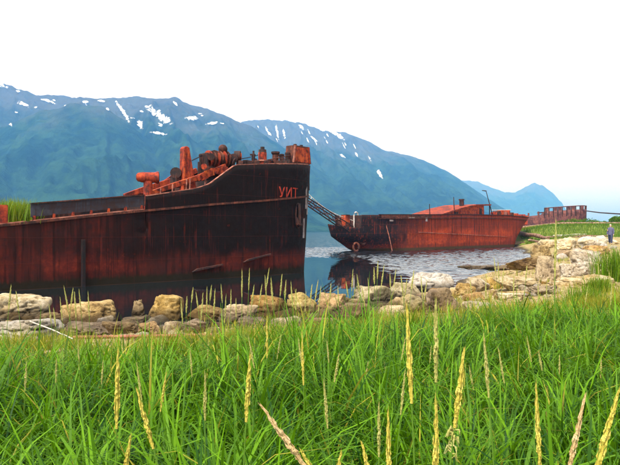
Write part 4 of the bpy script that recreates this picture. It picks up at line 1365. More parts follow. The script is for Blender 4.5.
for i, (px, py, w, g) in enumerate(spots):
    p = on_ground(px, py)
    if p.z < (-0.06 if g == 0 else 0.05): continue
    o = bpy.data.objects.new('stone', small[i % 8].copy() if False else small[i % 8]); COL.objects.link(o)
    s = w * p.y / FPX
    o.location = (p.x, p.y, p.z - 0.12 * s); o.scale = (s * rs.uniform(0.9, 1.3), s, s * rs.uniform(0.8, 1.2)); o.rotation_euler = (rs.uniform(-0.2, 0.2), rs.uniform(-0.2, 0.2), rs.uniform(0, 6.28))
    tag(o, labs[g][0], 'stone', labs[g][1])
    m = rs.choice(['rock_tan', 'rock_cream', 'rock_brown', 'rock_orange'] if g == 0 else ['rock_cream', 'rock_white', 'rock_tan', 'rock_orange'])
    if not o.data.materials: o.data.materials.append(M['rock_tan'])
    o.material_slots[0].link = 'OBJECT'; o.material_slots[0].material = M[m]

# shingle between the rocks: one mass
N = 5200
u = RNG.uniform(-0.62, 0.56, N); Yq = RNG.uniform(6.5, 60, N) ** 1.0
Yq = 6.5 + (60 - 6.5) * RNG.uniform(0, 1, N) ** 2
X = u * Yq; keep = (shore_dist(X, Yq) > -1.0) & (Yq > grass_edge(X) - 0.8)
X, Yq = X[keep], Yq[keep]; N = len(X); Zq = terrain(X, Yq)
oct_v = np.array([(1, 0, 0), (-1, 0, 0), (0, 1, 0), (0, -1, 0), (0, 0, 1), (0, 0, -1), (.7, .7, .35), (-.7, .6, .4), (.6, -.7, .45), (-.6, -.7, .4)])
bmh = bmesh.new()
for v in oct_v: bmh.verts.new(v)
hullr = bmesh.ops.convex_hull(bmh, input=bmh.verts); bmh.verts.ensure_lookup_table(); bmh.verts.index_update()
bmesh.ops.triangulate(bmh, faces=bmh.faces)
ov = np.array([v.co[:] for v in bmh.verts]); of = np.array([[v.index for v in f.verts] for f in bmh.faces]); bmh.free()
sz = RNG.uniform(0.02, 0.075, N) * (0.7 + Yq / 40)
an = RNG.uniform(0, 6.28, N); ca, sa = np.cos(an), np.sin(an)
st = np.stack([sz * RNG.uniform(0.8, 1.4, N), sz, sz * RNG.uniform(0.4, 0.8, N)], 1)
P3 = ov[None] * st[:, None]
PX = P3[..., 0] * ca[:, None] - P3[..., 1] * sa[:, None] + X[:, None]
PY = P3[..., 0] * sa[:, None] + P3[..., 1] * ca[:, None] + Yq[:, None]
PZ = P3[..., 2] + Zq[:, None]
me = np_mesh('shingle', np.stack([PX, PY, PZ], -1).reshape(-1, 3), (of[None] + (np.arange(N) * len(ov))[:, None, None]).reshape(-1, 3), smooth=False)
tag(link_mesh('shingle', me, M['rock_tan']), 'loose tan shingle between the shore boulders', 'shingle', kind='stuff')

# pipes, slab edge highlight and driftwood
p0, p1 = on_ground(66, 341), on_ground(212, 338.5)
n = 12; pts = [p0.lerp(p1, i / n) + Vector((0, 0, 0.03)) for i in range(n + 1)]
for p in pts: p.z = max(p.z, ground_z(p.x, p.y) + 0.03) + 0.02
tag(MB().tube(pts, 0.028, 10).build('rusty_pipe', M['rust_pipe'], smooth=True), 'thin rusty pinkish pipe lying in front of the left boulders', 'pipe')
pa, pb = W(30, 321.5, 8.05), W(73, 339, 7.6)  # thin pale rod added in place of the highlight along the slab's edge
tag(MB().tube([pa, pa.lerp(pb, 0.5) + Vector((0, 0, 0.01)), pb], [0.009, 0.008, 0.007], 8).build('slab_edge_highlight', M['bleached_wood'], smooth=True), 'thin white strip for the bright edge highlight of the white slab, sloping into the grass', 'highlight')


def log(pxa, pya, pxb, pyb, r, mat, label, lift=0.0, cat='log', name='driftwood_log'):
    a, b = on_ground(pxa, pya), on_ground(pxb, pyb)
    n = 9; pts = []
    for i in range(n + 1):
        p = a.lerp(b, i / n)
        p.z = max(p.z, a.lerp(b, i / n).z) + r * 0.7 + lift
        p += Vector((0, 0, r * 0.25 * math.sin(i * 1.3)))
        pts.append(p)
    rad = [r * (1 - 0.35 * i / n) * (1 + 0.08 * math.sin(i * 2.1)) for i in range(n + 1)]
    return tag(MB().tube(pts, rad, 10).build(name, M[mat], smooth=True), label, cat)


log(513, 234, 548, 240, 0.42, 'drift_wood', 'dark driftwood trunk slanting from the red wreck stern across the stones')
log(543, 239.5, 606, 237.0, 0.26, 'drift_wood', 'long dark driftwood trunk lying below the grassy bank left of the person')
log(553, 237, 586, 235.0, 0.18, 'bleached_wood', 'pale bleached log on top of the long dark trunk')
log(503, 229, 524, 243.5, 0.20, 'drift_wood', 'short dark spar propped against the red wreck stern')
log(530, 242.5, 552, 243.5, 0.22, 'drift_wood', 'short brown log among the stones beyond the inlet')
# long rusty pipe along the top of the bank
bp = [(40, 118.5), (48, 118.0), (56, 117.6), (64, 117.3), (74, 117.0), (90, 117.0)]
tag(MB().tube([(x, y, ground_z(x, y) + 0.30) for x, y in bp], 0.34, 12).build('bank_pipe', M['drift_wood'], smooth=True), 'large rusty pipeline running along the crest of the grassy bank', 'pipe')


# ------------------------------------------------------------------ the grass
def blades(name, X, Y, Z, length, width, lean0, curl, az, tint, dry, K=6):
    N = len(X)
    s = np.linspace(0, 1, K)
    th = lean0[:, None] + curl[:, None] * s[None] ** 1.7
    ds = length[:, None] / (K - 1)
    r = np.concatenate([np.zeros((N, 1)), np.cumsum(np.sin(th[:, :-1]) * ds, 1)], 1)
    z = np.concatenate([np.zeros((N, 1)), np.cumsum(np.cos(th[:, :-1]) * ds, 1)], 1)
    cx, sy = np.cos(az)[:, None], np.sin(az)[:, None]
    px, py, pz = X[:, None] + r * cx, Y[:, None] + r * sy, Z[:, None] - 0.02 + z
    w = width[:, None] * np.array([0.75, 1.0, 0.95, 0.78, 0.48, 0.06] if K == 6 else [0.8, 1.0, 0.8, 0.06])[None] * 0.5
    tw = RNG.uniform(-0.6, 0.6, N)[:, None] * s[None]
    ox, oy = -np.sin(az[:, None] + tw) * w, np.cos(az[:, None] + tw) * w
    A = np.stack([px + ox, py + oy, pz], -1); B = np.stack([px - ox, py - oy, pz], -1)
    V = np.stack([A, B], 2).reshape(-1, 3)
    base = (np.arange(N) * K * 2)[:, None, None]
    i = np.arange(K - 1)
    f = np.stack([2 * i, 2 * i + 1, 2 * i + 3, 2 * i + 2], 1)[None] + base
    me = np_mesh(name, V, f.reshape(-1, 4))
    add_attr(me, 'tint', np.repeat(tint, K * 2)); add_attr(me, 'dry', np.repeat(dry, K * 2))
    return link_mesh(name, me, M['blade'])


def scatter_field():
    parts = []
    for (y0, y1, dens, spread) in [(0.55, 2.5, 820, 0.95), (2.5, 5.0, 720, 0.80), (5.0, 9.0, 580, 0.72), (9.0, 15.5, 400, 0.66)]:
        area = spread * (y1 ** 2 - y0 ** 2) + (y1 - y0) * 1.2
        n = int(area * dens)
        Y = np.sqrt(RNG.uniform(y0 ** 2, y1 ** 2, n)); X = RNG.uniform(-1, 1, n) * (spread * Y + 0.6)
        parts.append((X, Y))
    X = np.concatenate([p[0] for p in parts]); Y = np.concatenate([p[1] for p in parts])
    # tufts: pull towards tuft centres
    c = 0.22
    jx, jy = np.floor(X / c), np.floor(Y / c)
    hx = _h(jx.astype(np.int64), jy.astype(np.int64), 1, 3) - 0.5; hy = _h(jx.astype(np.int64), jy.astype(np.int64), 2, 4) - 0.5
    tx, ty = (jx + 0.5 + hx * 0.8) * c, (jy + 0.5 + hy * 0.8) * c
    pull = 0.45
    X, Y = X * (1 - pull) + tx * pull, Y * (1 - pull) + ty * pull
    edge = grass_edge(X) + (fbm(X * 0.7, Y * 0.7, oct=3, seed=71) - 0.5) * 2.4
    k = (Y < edge) & (RNG.uniform(0, 1, len(X)) < np.clip((edge - Y) / 1.2 + 0.25, 0, 1)) & (np.hypot(X, Y) > 0.5)
    X, Y, edge = X[k], Y[k], edge[k]
    return X, Y, edge


X, Y, edge = scatter_field()
N = len(X); Z = terrain(X, Y)
jx, jy = np.floor(X / 0.22).astype(np.int64), np.floor(Y / 0.22).astype(np.int64)
tuft = _h(jx, jy, 7, 5); tuft2 = _h(jx, jy, 8, 6)
near_e = sstep(0, 3.0, edge - Y)                                   # 0 at the shore edge, 1 inside the meadow
big = fbm(X * 0.5, Y * 0.5, oct=3, seed=80)
length = (0.17 + 0.64 * near_e) * (0.62 + 0.40 * tuft) * RNG.uniform(0.65, 1.2, N) * (0.72 + 0.5 * big)
width = RNG.uniform(0.0065, 0.0165, N) * np.where(RNG.uniform(0, 1, N) < 0.25, 1.35, 1.0) * (1 + 0.035 * Y)
lean0 = np.abs(RNG.normal(0.16, 0.26, N)); curl = np.abs(RNG.normal(1.7, 0.9, N)) + 0.1 + (RNG.uniform(0, 1, N) < 0.35) * 0.8
az = tuft2 * 6.283 + RNG.normal(0, 1.1, N)
dry = np.clip((1 - near_e) * 1.05 * RNG.uniform(0.35, 1.2, N) + (RNG.uniform(0, 1, N) < 0.035) * 0.9 + (fbm(X * 0.8, Y * 0.8, oct=2, seed=85) - 0.55) * 0.6 * sstep(1.0, 5, X), 0, 1)
tint = np.clip(RNG.normal(0.42, 0.32, N) + (tuft - 0.5) * 0.35, 0, 1)
g = blades('meadow_grass', X, Y, Z, length, width, lean0, curl, az, tint, dry)
tag(g, 'long bright green shore grass filling the foreground', 'grass', kind='stuff')
print('blades', N)

# sparse yellowing grass among the shore stones
n = 60000
Y = 6.5 + 40 * RNG.uniform(0, 1, n) ** 1.7; X = RNG.uniform(-0.62, 0.62, n) * Y
s = shore_dist(X, Y)
dens = np.clip((fbm(X * 0.55, Y * 0.55, oct=3, seed=90) - 0.46) * 6, 0, 1) * np.where(X > -2.5, 1.0, 0.35)
k = (s > 0.8) & (Y > grass_edge(X) - 0.4) & (RNG.uniform(0, 1, n) < dens)
X, Y = X[k], Y[k]
n2_ = 34000
Xb = RNG.uniform(-4.5, 7.0, n2_)
Yb = grass_edge(Xb) + np.abs(RNG.normal(0, 0.75, n2_)) - 0.3
kb = RNG.uniform(0, 1, n2_) < np.clip((fbm(Xb * 1.3, Yb * 1.3, oct=3, seed=99) - 0.40) * 6, 0, 1) * np.where(Xb < -1.2, 0.35, 1.0)
X, Y = np.concatenate([X, Xb[kb]]), np.concatenate([Y, Yb[kb]]); N = len(X)
g = blades('shore_grass', X, Y, terrain(X, Y), RNG.uniform(0.14, 0.40, N) * np.where((X > -2.5) & (X < 3.5) & (Y < 13), 0.9, 0.9), RNG.uniform(0.005, 0.010, N) * (1 + 0.03 * Y), np.abs(RNG.normal(0.1, 0.25, N)),
           RNG.uniform(0.1, 1.2, N), RNG.uniform(0, 6.28, N), RNG.uniform(0.2, 0.9, N), np.clip(RNG.normal(0.72, 0.25, N), 0, 1))
tag(g, 'sparse yellowing grass between the shore stones', 'grass', kind='stuff')

# grass of the bank
n = 150000
X = RNG.uniform(33, 115, n); Y = RNG.uniform(88, 130, n)
s = shore_dist(X, Y)
k = (s > 1.5) & (RNG.uniform(0, 1, n) < sstep(94, 104, Y + (fbm(X * 0.2, Y * 0.2, oct=2, seed=95) - 0.5) * 8))
X, Y = X[k], Y[k]; N = len(X)
g = blades('bank_grass', X, Y, terrain(X, Y), RNG.uniform(0.22, 0.6, N), RNG.uniform(0.02, 0.05, N), np.abs(RNG.normal(0.1, 0.25, N)), RNG.uniform(0.1, 1.0, N),
           RNG.uniform(0, 6.28, N), np.clip(RNG.normal(0.36, 0.2, N), 0, 1), np.clip(RNG.normal(0.12, 0.15, N) + 0.5 * sstep(113, 118, Y), 0, 1), K=4)
tag(g, 'green grass covering the far bank', 'grass', kind='stuff')


def tuft_at(name, c, rx, ry, n, lmin, lmax, dry_m, label, spread=0.25, wid=0.012):
    X = RNG.normal(0, rx, n); Y = RNG.normal(0, ry, n)
    Z = np.array([0.0] * n)
    o = blades(name, X, Y, Z, RNG.uniform(lmin, lmax, n), RNG.uniform(0.7, 1.3, n) * wid, np.abs(RNG.normal(0.1, spread, n)), RNG.uniform(0.2, 1.3, n), RNG.uniform(0, 6.28, n),
               np.clip(RNG.normal(0.6, 0.25, n), 0, 1), np.clip(RNG.normal(dry_m, 0.15, n), 0, 1))
    o.location = c
    return tag(o, label, 'grass tuft')


xg, zg = near_z(17, 215, -2.0)
gp = N_ROOT + ND * xg + NP * -2.0
tuft_at('grass_tuft', (gp.x - 0.2, gp.y, rub_z(xg) - 0.06), 0.48, 0.7, 1500, 0.7, 1.35, 0.30, 'bright green tuft growing on the near ship deck at the left edge', wid=0.03)
p = on_ground(616, 281)
tuft_at('grass_tuft', (p.x + 0.15, p.y, p.z - 0.02), 0.30, 0.35, 900, 0.7, 1.25, 0.12, 'tall dark green grass clump at the right edge before the white boulders', wid=0.018)
p = on_ground(600, 292)
tuft_at('grass_tuft', (p.x, p.y, p.z - 0.02), 0.18, 0.16, 420, 0.3, 0.55, 0.2, 'low green clump left of the tall clump at the right edge', wid=0.014)
p = on_ground(585, 306)
tuft_at('grass_tuft', (p.x, p.y, p.z - 0.02), 0.17, 0.13, 420, 0.25, 0.5, 0.15, 'low green clump in front of the flat cream stone at right', wid=0.013)

# shrubs beyond the bank
def shrub(px, py, Yd, w, h, label, seed):
    p = W(px, py, Yd); z = ground_z(p.x, p.y)
    root = empty('shrub', (p.x, p.y, z - 0.05))
    h = max(h, p.z - z)
    rg = np.random.default_rng(seed); n = 2600
    th = rg.uniform(0, 6.28, n); ph = np.arccos(rg.uniform(-0.1, 1, n)); rr_ = rg.uniform(0.45, 1, n) ** 0.5
    lob = 0.75 + 0.5 * fbm(np.cos(th) * 1.5 + seed, np.sin(th) * 1.5, ph, 3, seed)
    q = np.stack([np.cos(th) * np.sin(ph) * rr_ * w / 2 * lob, np.sin(th) * np.sin(ph) * rr_ * w / 2 * lob, 0.15 * h + np.cos(ph) * rr_ * h * 0.85 * lob], 1)
    a = rg.normal(size=(n, 3)); b = rg.normal(size=(n, 3)); a /= np.linalg.norm(a, axis=1)[:, None]; b /= np.linalg.norm(b, axis=1)[:, None]
    l = rg.uniform(0.10, 0.22, n)[:, None]
    V = np.stack([q - a * l, q + b * l * 0.5, q + a * l, q - b * l * 0.5], 1).reshape(-1, 3)
    me = np_mesh('foliage', V, np.arange(n * 4).reshape(-1, 4))
    add_attr(me, 'tint', np.repeat(np.clip(rg.normal(0.35, 0.25, n), 0, 1), 4)); add_attr(me, 'dry', np.repeat(np.clip(rg.normal(0.1, 0.1, n), 0, 1), 4))
    link_mesh('foliage', me, M['blade'], root)
    for i in range(5):
        an_ = i * 1.26
        MB().tube([(0, 0, -0.1), (0.2 * w * math.cos(an_) * 0.5, 0.2 * w * math.sin(an_) * 0.5, h * 0.35), (0.55 * w / 2 * math.cos(an_), 0.55 * w / 2 * math.sin(an_), h * 0.65)], [0.07, 0.05, 0.02], 6).build('stem', M['drift_wood'], root)
    tag(root, label, 'shrub', 'shrubs beyond the bank')


shrub(575, 218.5, 127, 5.5, 1.6, 'green shrub under the bow of the farthest hulk', 3)
shrub(590, 218.8, 126, 6.5, 1.6, 'wide low shrub right of the farthest hulk', 5)
shrub(603, 221.0, 124, 4.5, 1.2, 'lowest shrub behind the walking person', 6)
shrub(617.5, 217.5, 120, 3.2, 1.8, 'dark shrub below the mooring cable at the right edge', 8)
shrub(563, 220.5, 128, 4.0, 1.2, 'small shrub below the ribs of the farthest hulk', 9)


# ------------------------------------------------------------------ seed stalks
def seed_head_mesh(seed, L=0.24, r=0.0063, loose=0.0):
    rg = random.Random(seed); mb = MB(); n = 84
    for i in range(n):
        q = i / n; z = q * L
        env = (0.55 + 0.45 * min(1, q / 0.25)) * (1 - 0.72 * max(0, (q - 0.35) / 0.65) ** 1.3)
        an = rg.uniform(0, 6.283)
        rr_ = r * env * (1 + loose * rg.uniform(0, 2.5))
        d_ = Vector((math.cos(an), math.sin(an), 0))
        l = rg.uniform(0.018, 0.034); c = d_ * rr_ * 0.55 + Vector((0, 0, z))
        tip = c + d_ * rr_ * (0.45 + 2 * loose) + Vector((0, 0, l)); t = Vector((-d_.y, d_.x, 0)) * rr_ * 0.55
        mid = c.lerp(tip, 0.45) + d_ * rr_ * 0.25
        mb.add([c, mid + t, mid - t, mid + d_ * rr_ * 0.4, tip], [(0, 1, 3), (0, 3, 2), (1, 4, 3), (3, 4, 2), (0, 2, 4, 1)])
    mb.tube([(0, 0, 0), (0, 0, L * 0.97)], [r * 0.6, r * 0.3], 6)
    me = bpy.data.meshes.new('seed_head'); me.from_pydata([tuple(p) for p in mb.v], [], mb.f)
    return me


HEADS = {}
for m_ in ('seed', 'seed_pale', 'seed_pink'):
    for i in range(3):
        me = seed_head_mesh(i + 5); me.materials.append(M[m_]); HEADS[m_, i] = me
def husk_mesh():
    rg = random.Random(12); mb = MB()
    for i in range(26):
        an = rg.uniform(0, 6.28); d_ = Vector((math.cos(an), math.sin(an), 0)); z = rg.uniform(-0.05, 0.03)
        p0 = Vector((0, 0, z)); p1 = p0 + d_ * rg.uniform(0.006, 0.016) + Vector((0, 0, rg.uniform(-0.004, 0.012))); p2 = p1 + d_ * rg.uniform(0.002, 0.008) - Vector((0, 0, rg.uniform(0.006, 0.022)))
        mb.tube([p0, p1, p2], [0.0012, 0.0024, 0.0006], 5)
    me = bpy.data.meshes.new('loose_husk'); me.from_pydata([tuple(p) for p in mb.v], [], mb.f)
    return me


_lo = husk_mesh(); _lo.materials.append(M['seed_pale'])


def stalk(px, py, Yd, lean, label, group=None, head=0.24, mat='seed', fat=1.0, i=0, lean_y=0.0, husk=False):
    """tip seen at (px, py) at distance Yd; lean = sideways lean per metre of height"""
    tip = W(px, py, Yd)
    gz_ = ground_z(tip.x, tip.y)
    H = max(0.25, tip.z - gz_)
    base = Vector((tip.x - lean * H * 0.75, tip.y - lean_y * H, 0)); base.z = ground_z(base.x, base.y) - 0.03
    root = empty('seed_stalk', base)
    T_ = tip - base
    d0 = Vector((T_.x * 0.35, T_.y * 0.35, T_.z)).normalized()
    dirh = Vector((lean, lean_y, 1)).normalized()
    hb = T_ - dirh * head                                     # foot of the head
    pts = []
    for k in range(7):
        q = k / 6
        pts.append((d0 * hb.length * 0.45) * (2 * q * (1 - q)) + hb * q * q)
    MB().tube(pts, [0.0026] * 6 + [0.0022], 6).build('stem', M['stem'], root, smooth=True)
    hd = link_mesh('seed_head', HEADS[mat, i % 3], None, root)
    hd.location = hb; hd.rotation_euler = dirh.to_track_quat('Z', 'Y').to_euler()
    hd.scale = (fat, fat, head / 0.24)
    if husk:
        hk = link_mesh('loose_husk', _lo, None, root); hk.location = hb - dirh * 0.03; hk.rotation_euler = dirh.to_track_quat('Z', 'Y').to_euler(); hk.scale = (1.2, 1.2, 1.1)
    for a_ in ('tint', 'dry'):
        me = root.children[0].data; add_attr(me, a_, np.full(len(me.vertices), 0.5 if a_ == 'tint' else random.uniform(0.2, 0.8)))
    tag(root, label, 'grass stalk', group)
    return root


G1 = 'seed stalks in the foreground'
FRONT = [
 (118, 352, 2.1, 0.02, 0.26, 'seed', 1.3, 'thick ragged seed stalk standing alone in the left meadow'),
 (137, 391, 1.75, -0.28, 0.17, 'seed', 1.0, 'seed stalk leaning left, just right of the thick ragged one'),
 (130, 438, 1.45, 0.15, 0.14, 'seed', 0.9, 'short seed head at the bottom edge below the left-leaning stalk'),
 (250, 357, 2.0, 0.06, 0.21, 'seed', 1.2, 'straight golden seed stalk in the left middle of the meadow'),
 (262, 407, 1.35, -0.72, 0.17, 'seed_pink', 1.0, 'strongly slanting golden seed stalk at the bottom, tip pointing left'),
 (302, 452, 1.25, -0.55, 0.12, 'seed', 0.9, 'short slanting seed head at the bottom beside the strongly slanting stalk'),
 (341, 454, 1.3, 0.2, 0.12, 'seed', 0.9, 'small seed tip at the bottom edge, middle of the frame'),
 (362, 444, 1.35, -0.25, 0.12, 'seed', 0.9, 'small left-leaning seed tip at the bottom right of middle'),
 (379, 405, 1.9, 0.0, 0.16, 'seed_pale', 0.8, 'thin pale seed stalk left of the bottom middle stalk'),
 (388, 414, 1.5, -0.02, 0.20, 'seed', 0.9, 'upright thin seed stalk reaching the bottom edge right of middle'),
 (407, 308, 1.75, -0.05, 0.27, 'seed', 1.15, 'tall golden seed stalk, left one of the tallest pair'),
 (436, 302, 1.85, 0.0, 0.24, 'seed_pale', 1.1, 'tall pale seed stalk, right one of the tallest pair'),
 (436, 402, 1.4, 0.0, 0.21, 'seed', 1.0, 'upright yellow seed stalk at the bottom below the tallest pair'),
 (464, 351, 1.6, 0.12, 0.20, 'seed', 1.15, 'seed stalk with a broken loose husk right of the tallest pair'),
 (484, 336, 2.2, -0.08, 0.22, 'seed_pale', 0.9, 'pale seed stalk right behind the stalk with the loose husk'),
 (536, 387, 1.6, -0.05, 0.23, 'seed', 0.9, 'thin upright yellow seed stalk in the right meadow'),
 (585, 397, 1.45, 0.22, 0.19, 'seed_pink', 0.9, 'pinkish seed stalk leaning right near the lower right corner'),
 (618, 394, 1.4, 0.28, 0.20, 'seed', 1.1, 'golden seed stalk leaning right against the right edge'),
 (205, 374, 2.4, 0.0, 0.18, 'seed_pale', 0.9, 'pale thin seed stalk left of the straight golden stalk'),
 (302, 334, 2.9, -0.03, 0.24, 'seed', 0.9, 'thin distant seed stalk in the middle of the meadow'),
 (324, 382, 2.4, -0.08, 0.18, 'seed_pale', 0.9, 'faint seed stalk hidden among blades below the middle'),
 (556, 222, 3.6, 0.02, 0.32, 'seed_pale', 1.1, 'tallest pale stalk rising past the far bank at right'),
 (267, 318, 3.4, 0.0, 0.22, 'seed', 0.9, 'slim seed stalk in front of the orange-tan boulder'),
 (405, 372, 2.6, 0.1, 0.18, 'seed_pale', 0.8, 'faint pale seed stalk behind the tall golden one'),
 (166, 374, 2.6, 0.15, 0.16, 'seed', 0.8, 'slim seed stalk halfway between the ragged and the straight golden stalk'),
]
for i, (px, py, Yd, ln, hd, mt, fat, lab) in enumerate(FRONT):
    stalk(px, py, Yd, ln, lab, G1, hd, mt, fat, i, husk='broken loose husk' in lab)

_ONE = ['', 'first', 'second', 'third', 'fourth', 'fifth', 'sixth', 'seventh', 'eighth', 'ninth', 'tenth', 'eleventh', 'twelfth', 'thirteenth', 'fourteenth',
        'fifteenth', 'sixteenth', 'seventeenth', 'eighteenth', 'nineteenth', 'twentieth']
def ordinal(i): return _ONE[i] if i <= 20 else 'twenty-' + _ONE[i - 20]


rs = random.Random(5)
G2 = [(11, 286), (16, 292), (49, 305), (53.5, 309), (60, 298), (64, 287), (73, 289), (74.5, 293), (79, 290), (88, 293)]
G3 = [(181, 300), (187, 297), (193, 288), (196, 293), (203, 294), (207, 288), (211.5, 286), (215, 290), (221, 285), (226, 296), (231, 290), (236, 299), (242, 271), (249.5, 269), (254, 286),
      (262, 285), (265, 276), (269, 269), (271, 279), (282, 275), (286, 281), (291, 283), (296, 290)]
G4 = [(306, 292), (312, 285), (318, 281), (321, 287), (331, 284), (338, 287), (346, 282), (353, 270), (357, 275), (362, 287), (368, 279), (374, 268), (378, 262), (384, 266), (390, 274), (396, 270),
      (401, 276), (407, 279), (414, 271), (421, 277), (427, 281)]
G5 = [(470, 279), (486, 281), (494, 258), (498, 262), (504, 268), (514, 275), (527, 266), (538, 284), (547, 282), (563, 286), (573, 288), (588, 286), (598, 262), (609, 271), (612, 283), (502, 290), (524, 292), (552, 296), (460, 296), (448, 300)]
for lst, lab, grp, yr in [(G2, 'pale seed stalk before the left boulders', 'seed stalks before the left boulders', (6.3, 7.3)),
                          (G3, 'pale seed stalk seen against the near hull', 'seed stalks below the near hull', (6.2, 7.6)),
                          (G4, 'yellowish seed stalk before the inlet water', 'seed stalks before the inlet', (6.6, 8.4)),
                          (G5, 'thin yellow seed stalk before the stony flat', 'seed stalks of the right meadow', (7.0, 9.5))]:
    for i, (px, py) in enumerate(sorted(lst)):
        stalk(px, py, rs.uniform(*yr), rs.uniform(-0.16, 0.16), lab + ', ' + ordinal(i + 1) + ' from the left', grp, rs.uniform(0.17, 0.28), 'seed_pale', rs.uniform(1.0, 1.5), i, rs.uniform(-0.1, 0.1))
for i in range(28):     # slim stalks inside the meadow
    px = (i + rs.uniform(0.15, 0.85)) * 620 / 28; py = rs.uniform(335, 375)
    stalk(px, py, rs.uniform(3.2, 5.5), rs.uniform(-0.2, 0.2), 'slim seed stalk half hidden in the meadow grass, ' + ordinal(i + 1) + ' from the left', 'slim seed stalks within the meadow', rs.uniform(0.12, 0.2), 'seed_pale', rs.uniform(0.7, 1.0), i)


# ------------------------------------------------------------------ the person
def skin(name, chain, mat, parent, sub=2):
    """chain: list of (point, radius, parent index)"""
    me = bpy.data.meshes.new(name)
    me.from_pydata([c[0] for c in chain], [(c[2], i) for i, c in enumerate(chain) if c[2] is not None], [])
    o = link_mesh(name, me, mat, parent)
    md = o.modifiers.new('skin', 'SKIN'); md.use_smooth_shade = True
    for i, c in enumerate(chain):
        r = c[1] if hasattr(c[1], '__len__') else (c[1], c[1])
        me.skin_vertices[0].data[i].radius = r
        me.skin_vertices[0].data[i].use_root = (i == 0)
    s = o.modifiers.new('sub', 'SUBSURF'); s.levels = sub; s.render_levels = sub
    return o


def flat_mat(name, c, rough=0.85):
    t = NT(name, rough); n = t.noise(t.coord('Object'), 9, 4)
    t.color(t.ramp(n, [(0.3, tuple(0.75 * q for q in c)), (0.7, tuple(1.15 * q for q in c))])); t.bump(n, 0.3, 0.01)
    return t.m


skin_m = flat_mat('skin_tone', (0.46, 0.28, 0.20), 0.6); jacket = flat_mat('jacket_cloth', (0.085, 0.085, 0.15)); trouser = flat_mat('trouser_cloth', (0.035, 0.042, 0.085))
hairm = flat_mat('hair_grey', (0.55, 0.52, 0.49)); shoe = flat_mat('shoe_leather', (0.03, 0.025, 0.02)); packm = flat_mat('pack_cloth', (0.16, 0.12, 0.20))
p = on_ground(610.5, 241.5, 30, 90)
PY = 55.0; pp = W(610.5, 242, PY); gz_ = ground_z(pp.x, pp.y)
per = empty('person', (pp.x, pp.y, gz_), R(-35))
tag(per, 'person in a dark blue-grey jacket and trousers walking on the rocks at the right', 'person')
B = [((0, 0, 0.98), (0.09, 0.055), None), ((0, 0.01, 1.18), (0.085, 0.05), 0), ((0, 0.015, 1.36), (0.105, 0.055), 1), ((0, 0.0, 1.46), (0.10, 0.08), 2), ((0, -0.01, 1.53), 0.058, 3), ((0, -0.02, 1.61), (0.075, 0.09), 4), ((0, -0.02, 1.70), (0.078, 0.095), 5), ((0, -0.01, 1.765), (0.045, 0.055), 6),
     ((0.19, 0.01, 1.40), 0.062, 3), ((0.25, 0.02, 1.13), 0.046, 8), ((0.27, -0.10, 0.90), 0.034, 9), ((0.27, -0.15, 0.80), (0.020, 0.042), 10),
     ((-0.19, 0.01, 1.40), 0.062, 3), ((-0.25, 0.05, 1.13), 0.046, 12), ((-0.26, 0.02, 0.88), 0.034, 13), ((-0.26, -0.01, 0.78), (0.020, 0.042), 14),
     ((0.10, -0.02, 0.90), 0.095, 0), ((0.11, -0.14, 0.50), 0.062, 16), ((0.11, -0.16, 0.09), 0.042, 17), ((0.11, -0.29, 0.035), (0.04, 0.028), 18),
     ((-0.10, 0.02, 0.90), 0.095, 0), ((-0.11, 0.08, 0.50), 0.062, 20), ((-0.11, 0.24, 0.11), 0.042, 21), ((-0.11, 0.13, 0.035), (0.04, 0.028), 22)]
skin('body', B, skin_m, per)
fat = lambda r, k: tuple(q + k for q in r) if hasattr(r, '__len__') else r + k
def sub_chain(idx, k):
    mp_ = {j: n for n, j in enumerate(idx)}
    return [(B[j][0], fat(B[j][1], k), mp_.get(B[j][2])) for j in idx]
jm = MB()
rings = [(0.84, 0.205, 0.150), (0.95, 0.200, 0.148), (1.10, 0.185, 0.138), (1.28, 0.205, 0.142), (1.40, 0.215, 0.132), (1.47, 0.150, 0.105), (1.53, 0.085, 0.085)]
seg = 16; jv = [(rx * math.cos(2 * math.pi * k / seg), 0.01 + ry * math.sin(2 * math.pi * k / seg), z) for z, rx, ry in rings for k in range(seg)]
jm.add(jv, [(i * seg + k, i * seg + (k + 1) % seg, (i + 1) * seg + (k + 1) % seg, (i + 1) * seg + k) for i in range(len(rings) - 1) for k in range(seg)])
for i0 in (8, 12):
    pts = [Vector(B[i0][0]) * 0.5 + Vector(B[3][0]) * 0.5 + Vector((0, 0, -0.02)), Vector(B[i0][0]), Vector(B[i0 + 1][0]), Vector(B[i0 + 2][0])]
    jm.tube(pts, [0.07, 0.088, 0.070, 0.056], 12)
jm.build('jacket', jacket, per, smooth=True)
skin('trousers', sub_chain([0, 16, 17, 18, 20, 21, 22], 0.035), trouser, per)
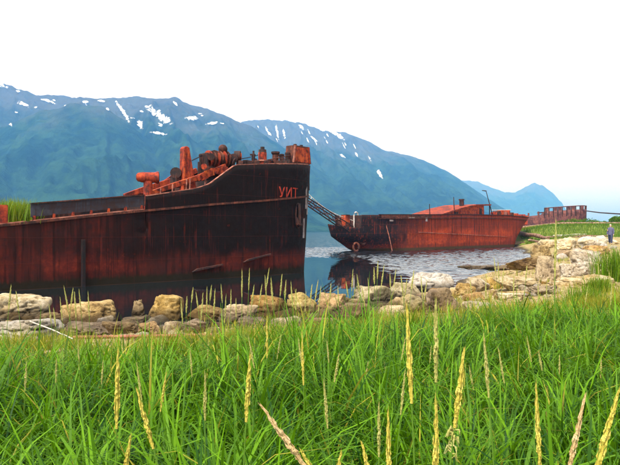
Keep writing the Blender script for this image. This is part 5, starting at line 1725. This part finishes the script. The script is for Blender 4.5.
for j, k in ((18, 19), (22, 23)):
    a, b = Vector(B[j][0]), Vector(B[k][0])
    skin('shoe', [((a.x, a.y + 0.05, a.z - 0.04), 0.052, None), ((a.x, a.y - 0.05, a.z - 0.045), 0.055, 0), ((b.x, b.y, b.z), (0.055, 0.038), 1)], shoe, per)
skin('hair', [((0, 0.012, 1.64), (0.072, 0.06), None), ((0, 0.012, 1.715), (0.092, 0.10), 0), ((0, 0.005, 1.775), (0.06, 0.07), 1)], hairm, per)
for sgn in (1, -1):
    hnd = Vector(B[11][0]) if sgn > 0 else Vector(B[15][0])
    ch = [((hnd.x, hnd.y, hnd.z + 0.03), (0.018, 0.036), None)]
    for f_ in range(4):
        off = (f_ - 1.5) * 0.019; ln = (0.065, 0.078, 0.082, 0.07)[f_]
        ch += [((hnd.x, hnd.y + off, hnd.z - 0.03), 0.010, 0), ((hnd.x - 0.01 * sgn, hnd.y + off - 0.008, hnd.z - 0.03 - ln), 0.008, len(ch))]
    ch += [((hnd.x, hnd.y - 0.045, hnd.z), 0.011, 0), ((hnd.x - 0.01 * sgn, hnd.y - 0.06, hnd.z - 0.045), 0.009, len(ch))]
    skin('fingers', ch, skin_m, per, 1)
pk = MB().box((0, 0.19, 1.22), (0.32, 0.17, 0.46), None, 0.86).build('backpack', packm, None, bevel=0.05)
pk.location = per.location; pk.rotation_euler = per.rotation_euler
tag(pk, 'dark purple backpack on the back of the walking person', 'backpack')

# ------------------------------------------------------------------ haze over the fjord
hz = MB().box((500, 4480, 398.5), (13600, 9600, 803)).build('haze', None)
hm = bpy.data.materials.new('haze_air'); hm.use_nodes = True
hn = hm.node_tree.nodes; hn.clear()
ho_ = hn.new('ShaderNodeOutputMaterial'); pv = hn.new('ShaderNodeVolumePrincipled')
pv.inputs['Color'].default_value = (0.15, 0.46, 1.0, 1)
pv.inputs['Absorption Color'].default_value = (1, 1, 1, 1)
pv.inputs['Density'].default_value = 0.000165
pv.inputs['Anisotropy'].default_value = 0.15
hm.node_tree.links.new(pv.outputs[0], ho_.inputs['Volume'])
hz.data.materials.append(hm)
tag(hz, 'thin blue haze over the fjord', 'haze', kind='stuff')
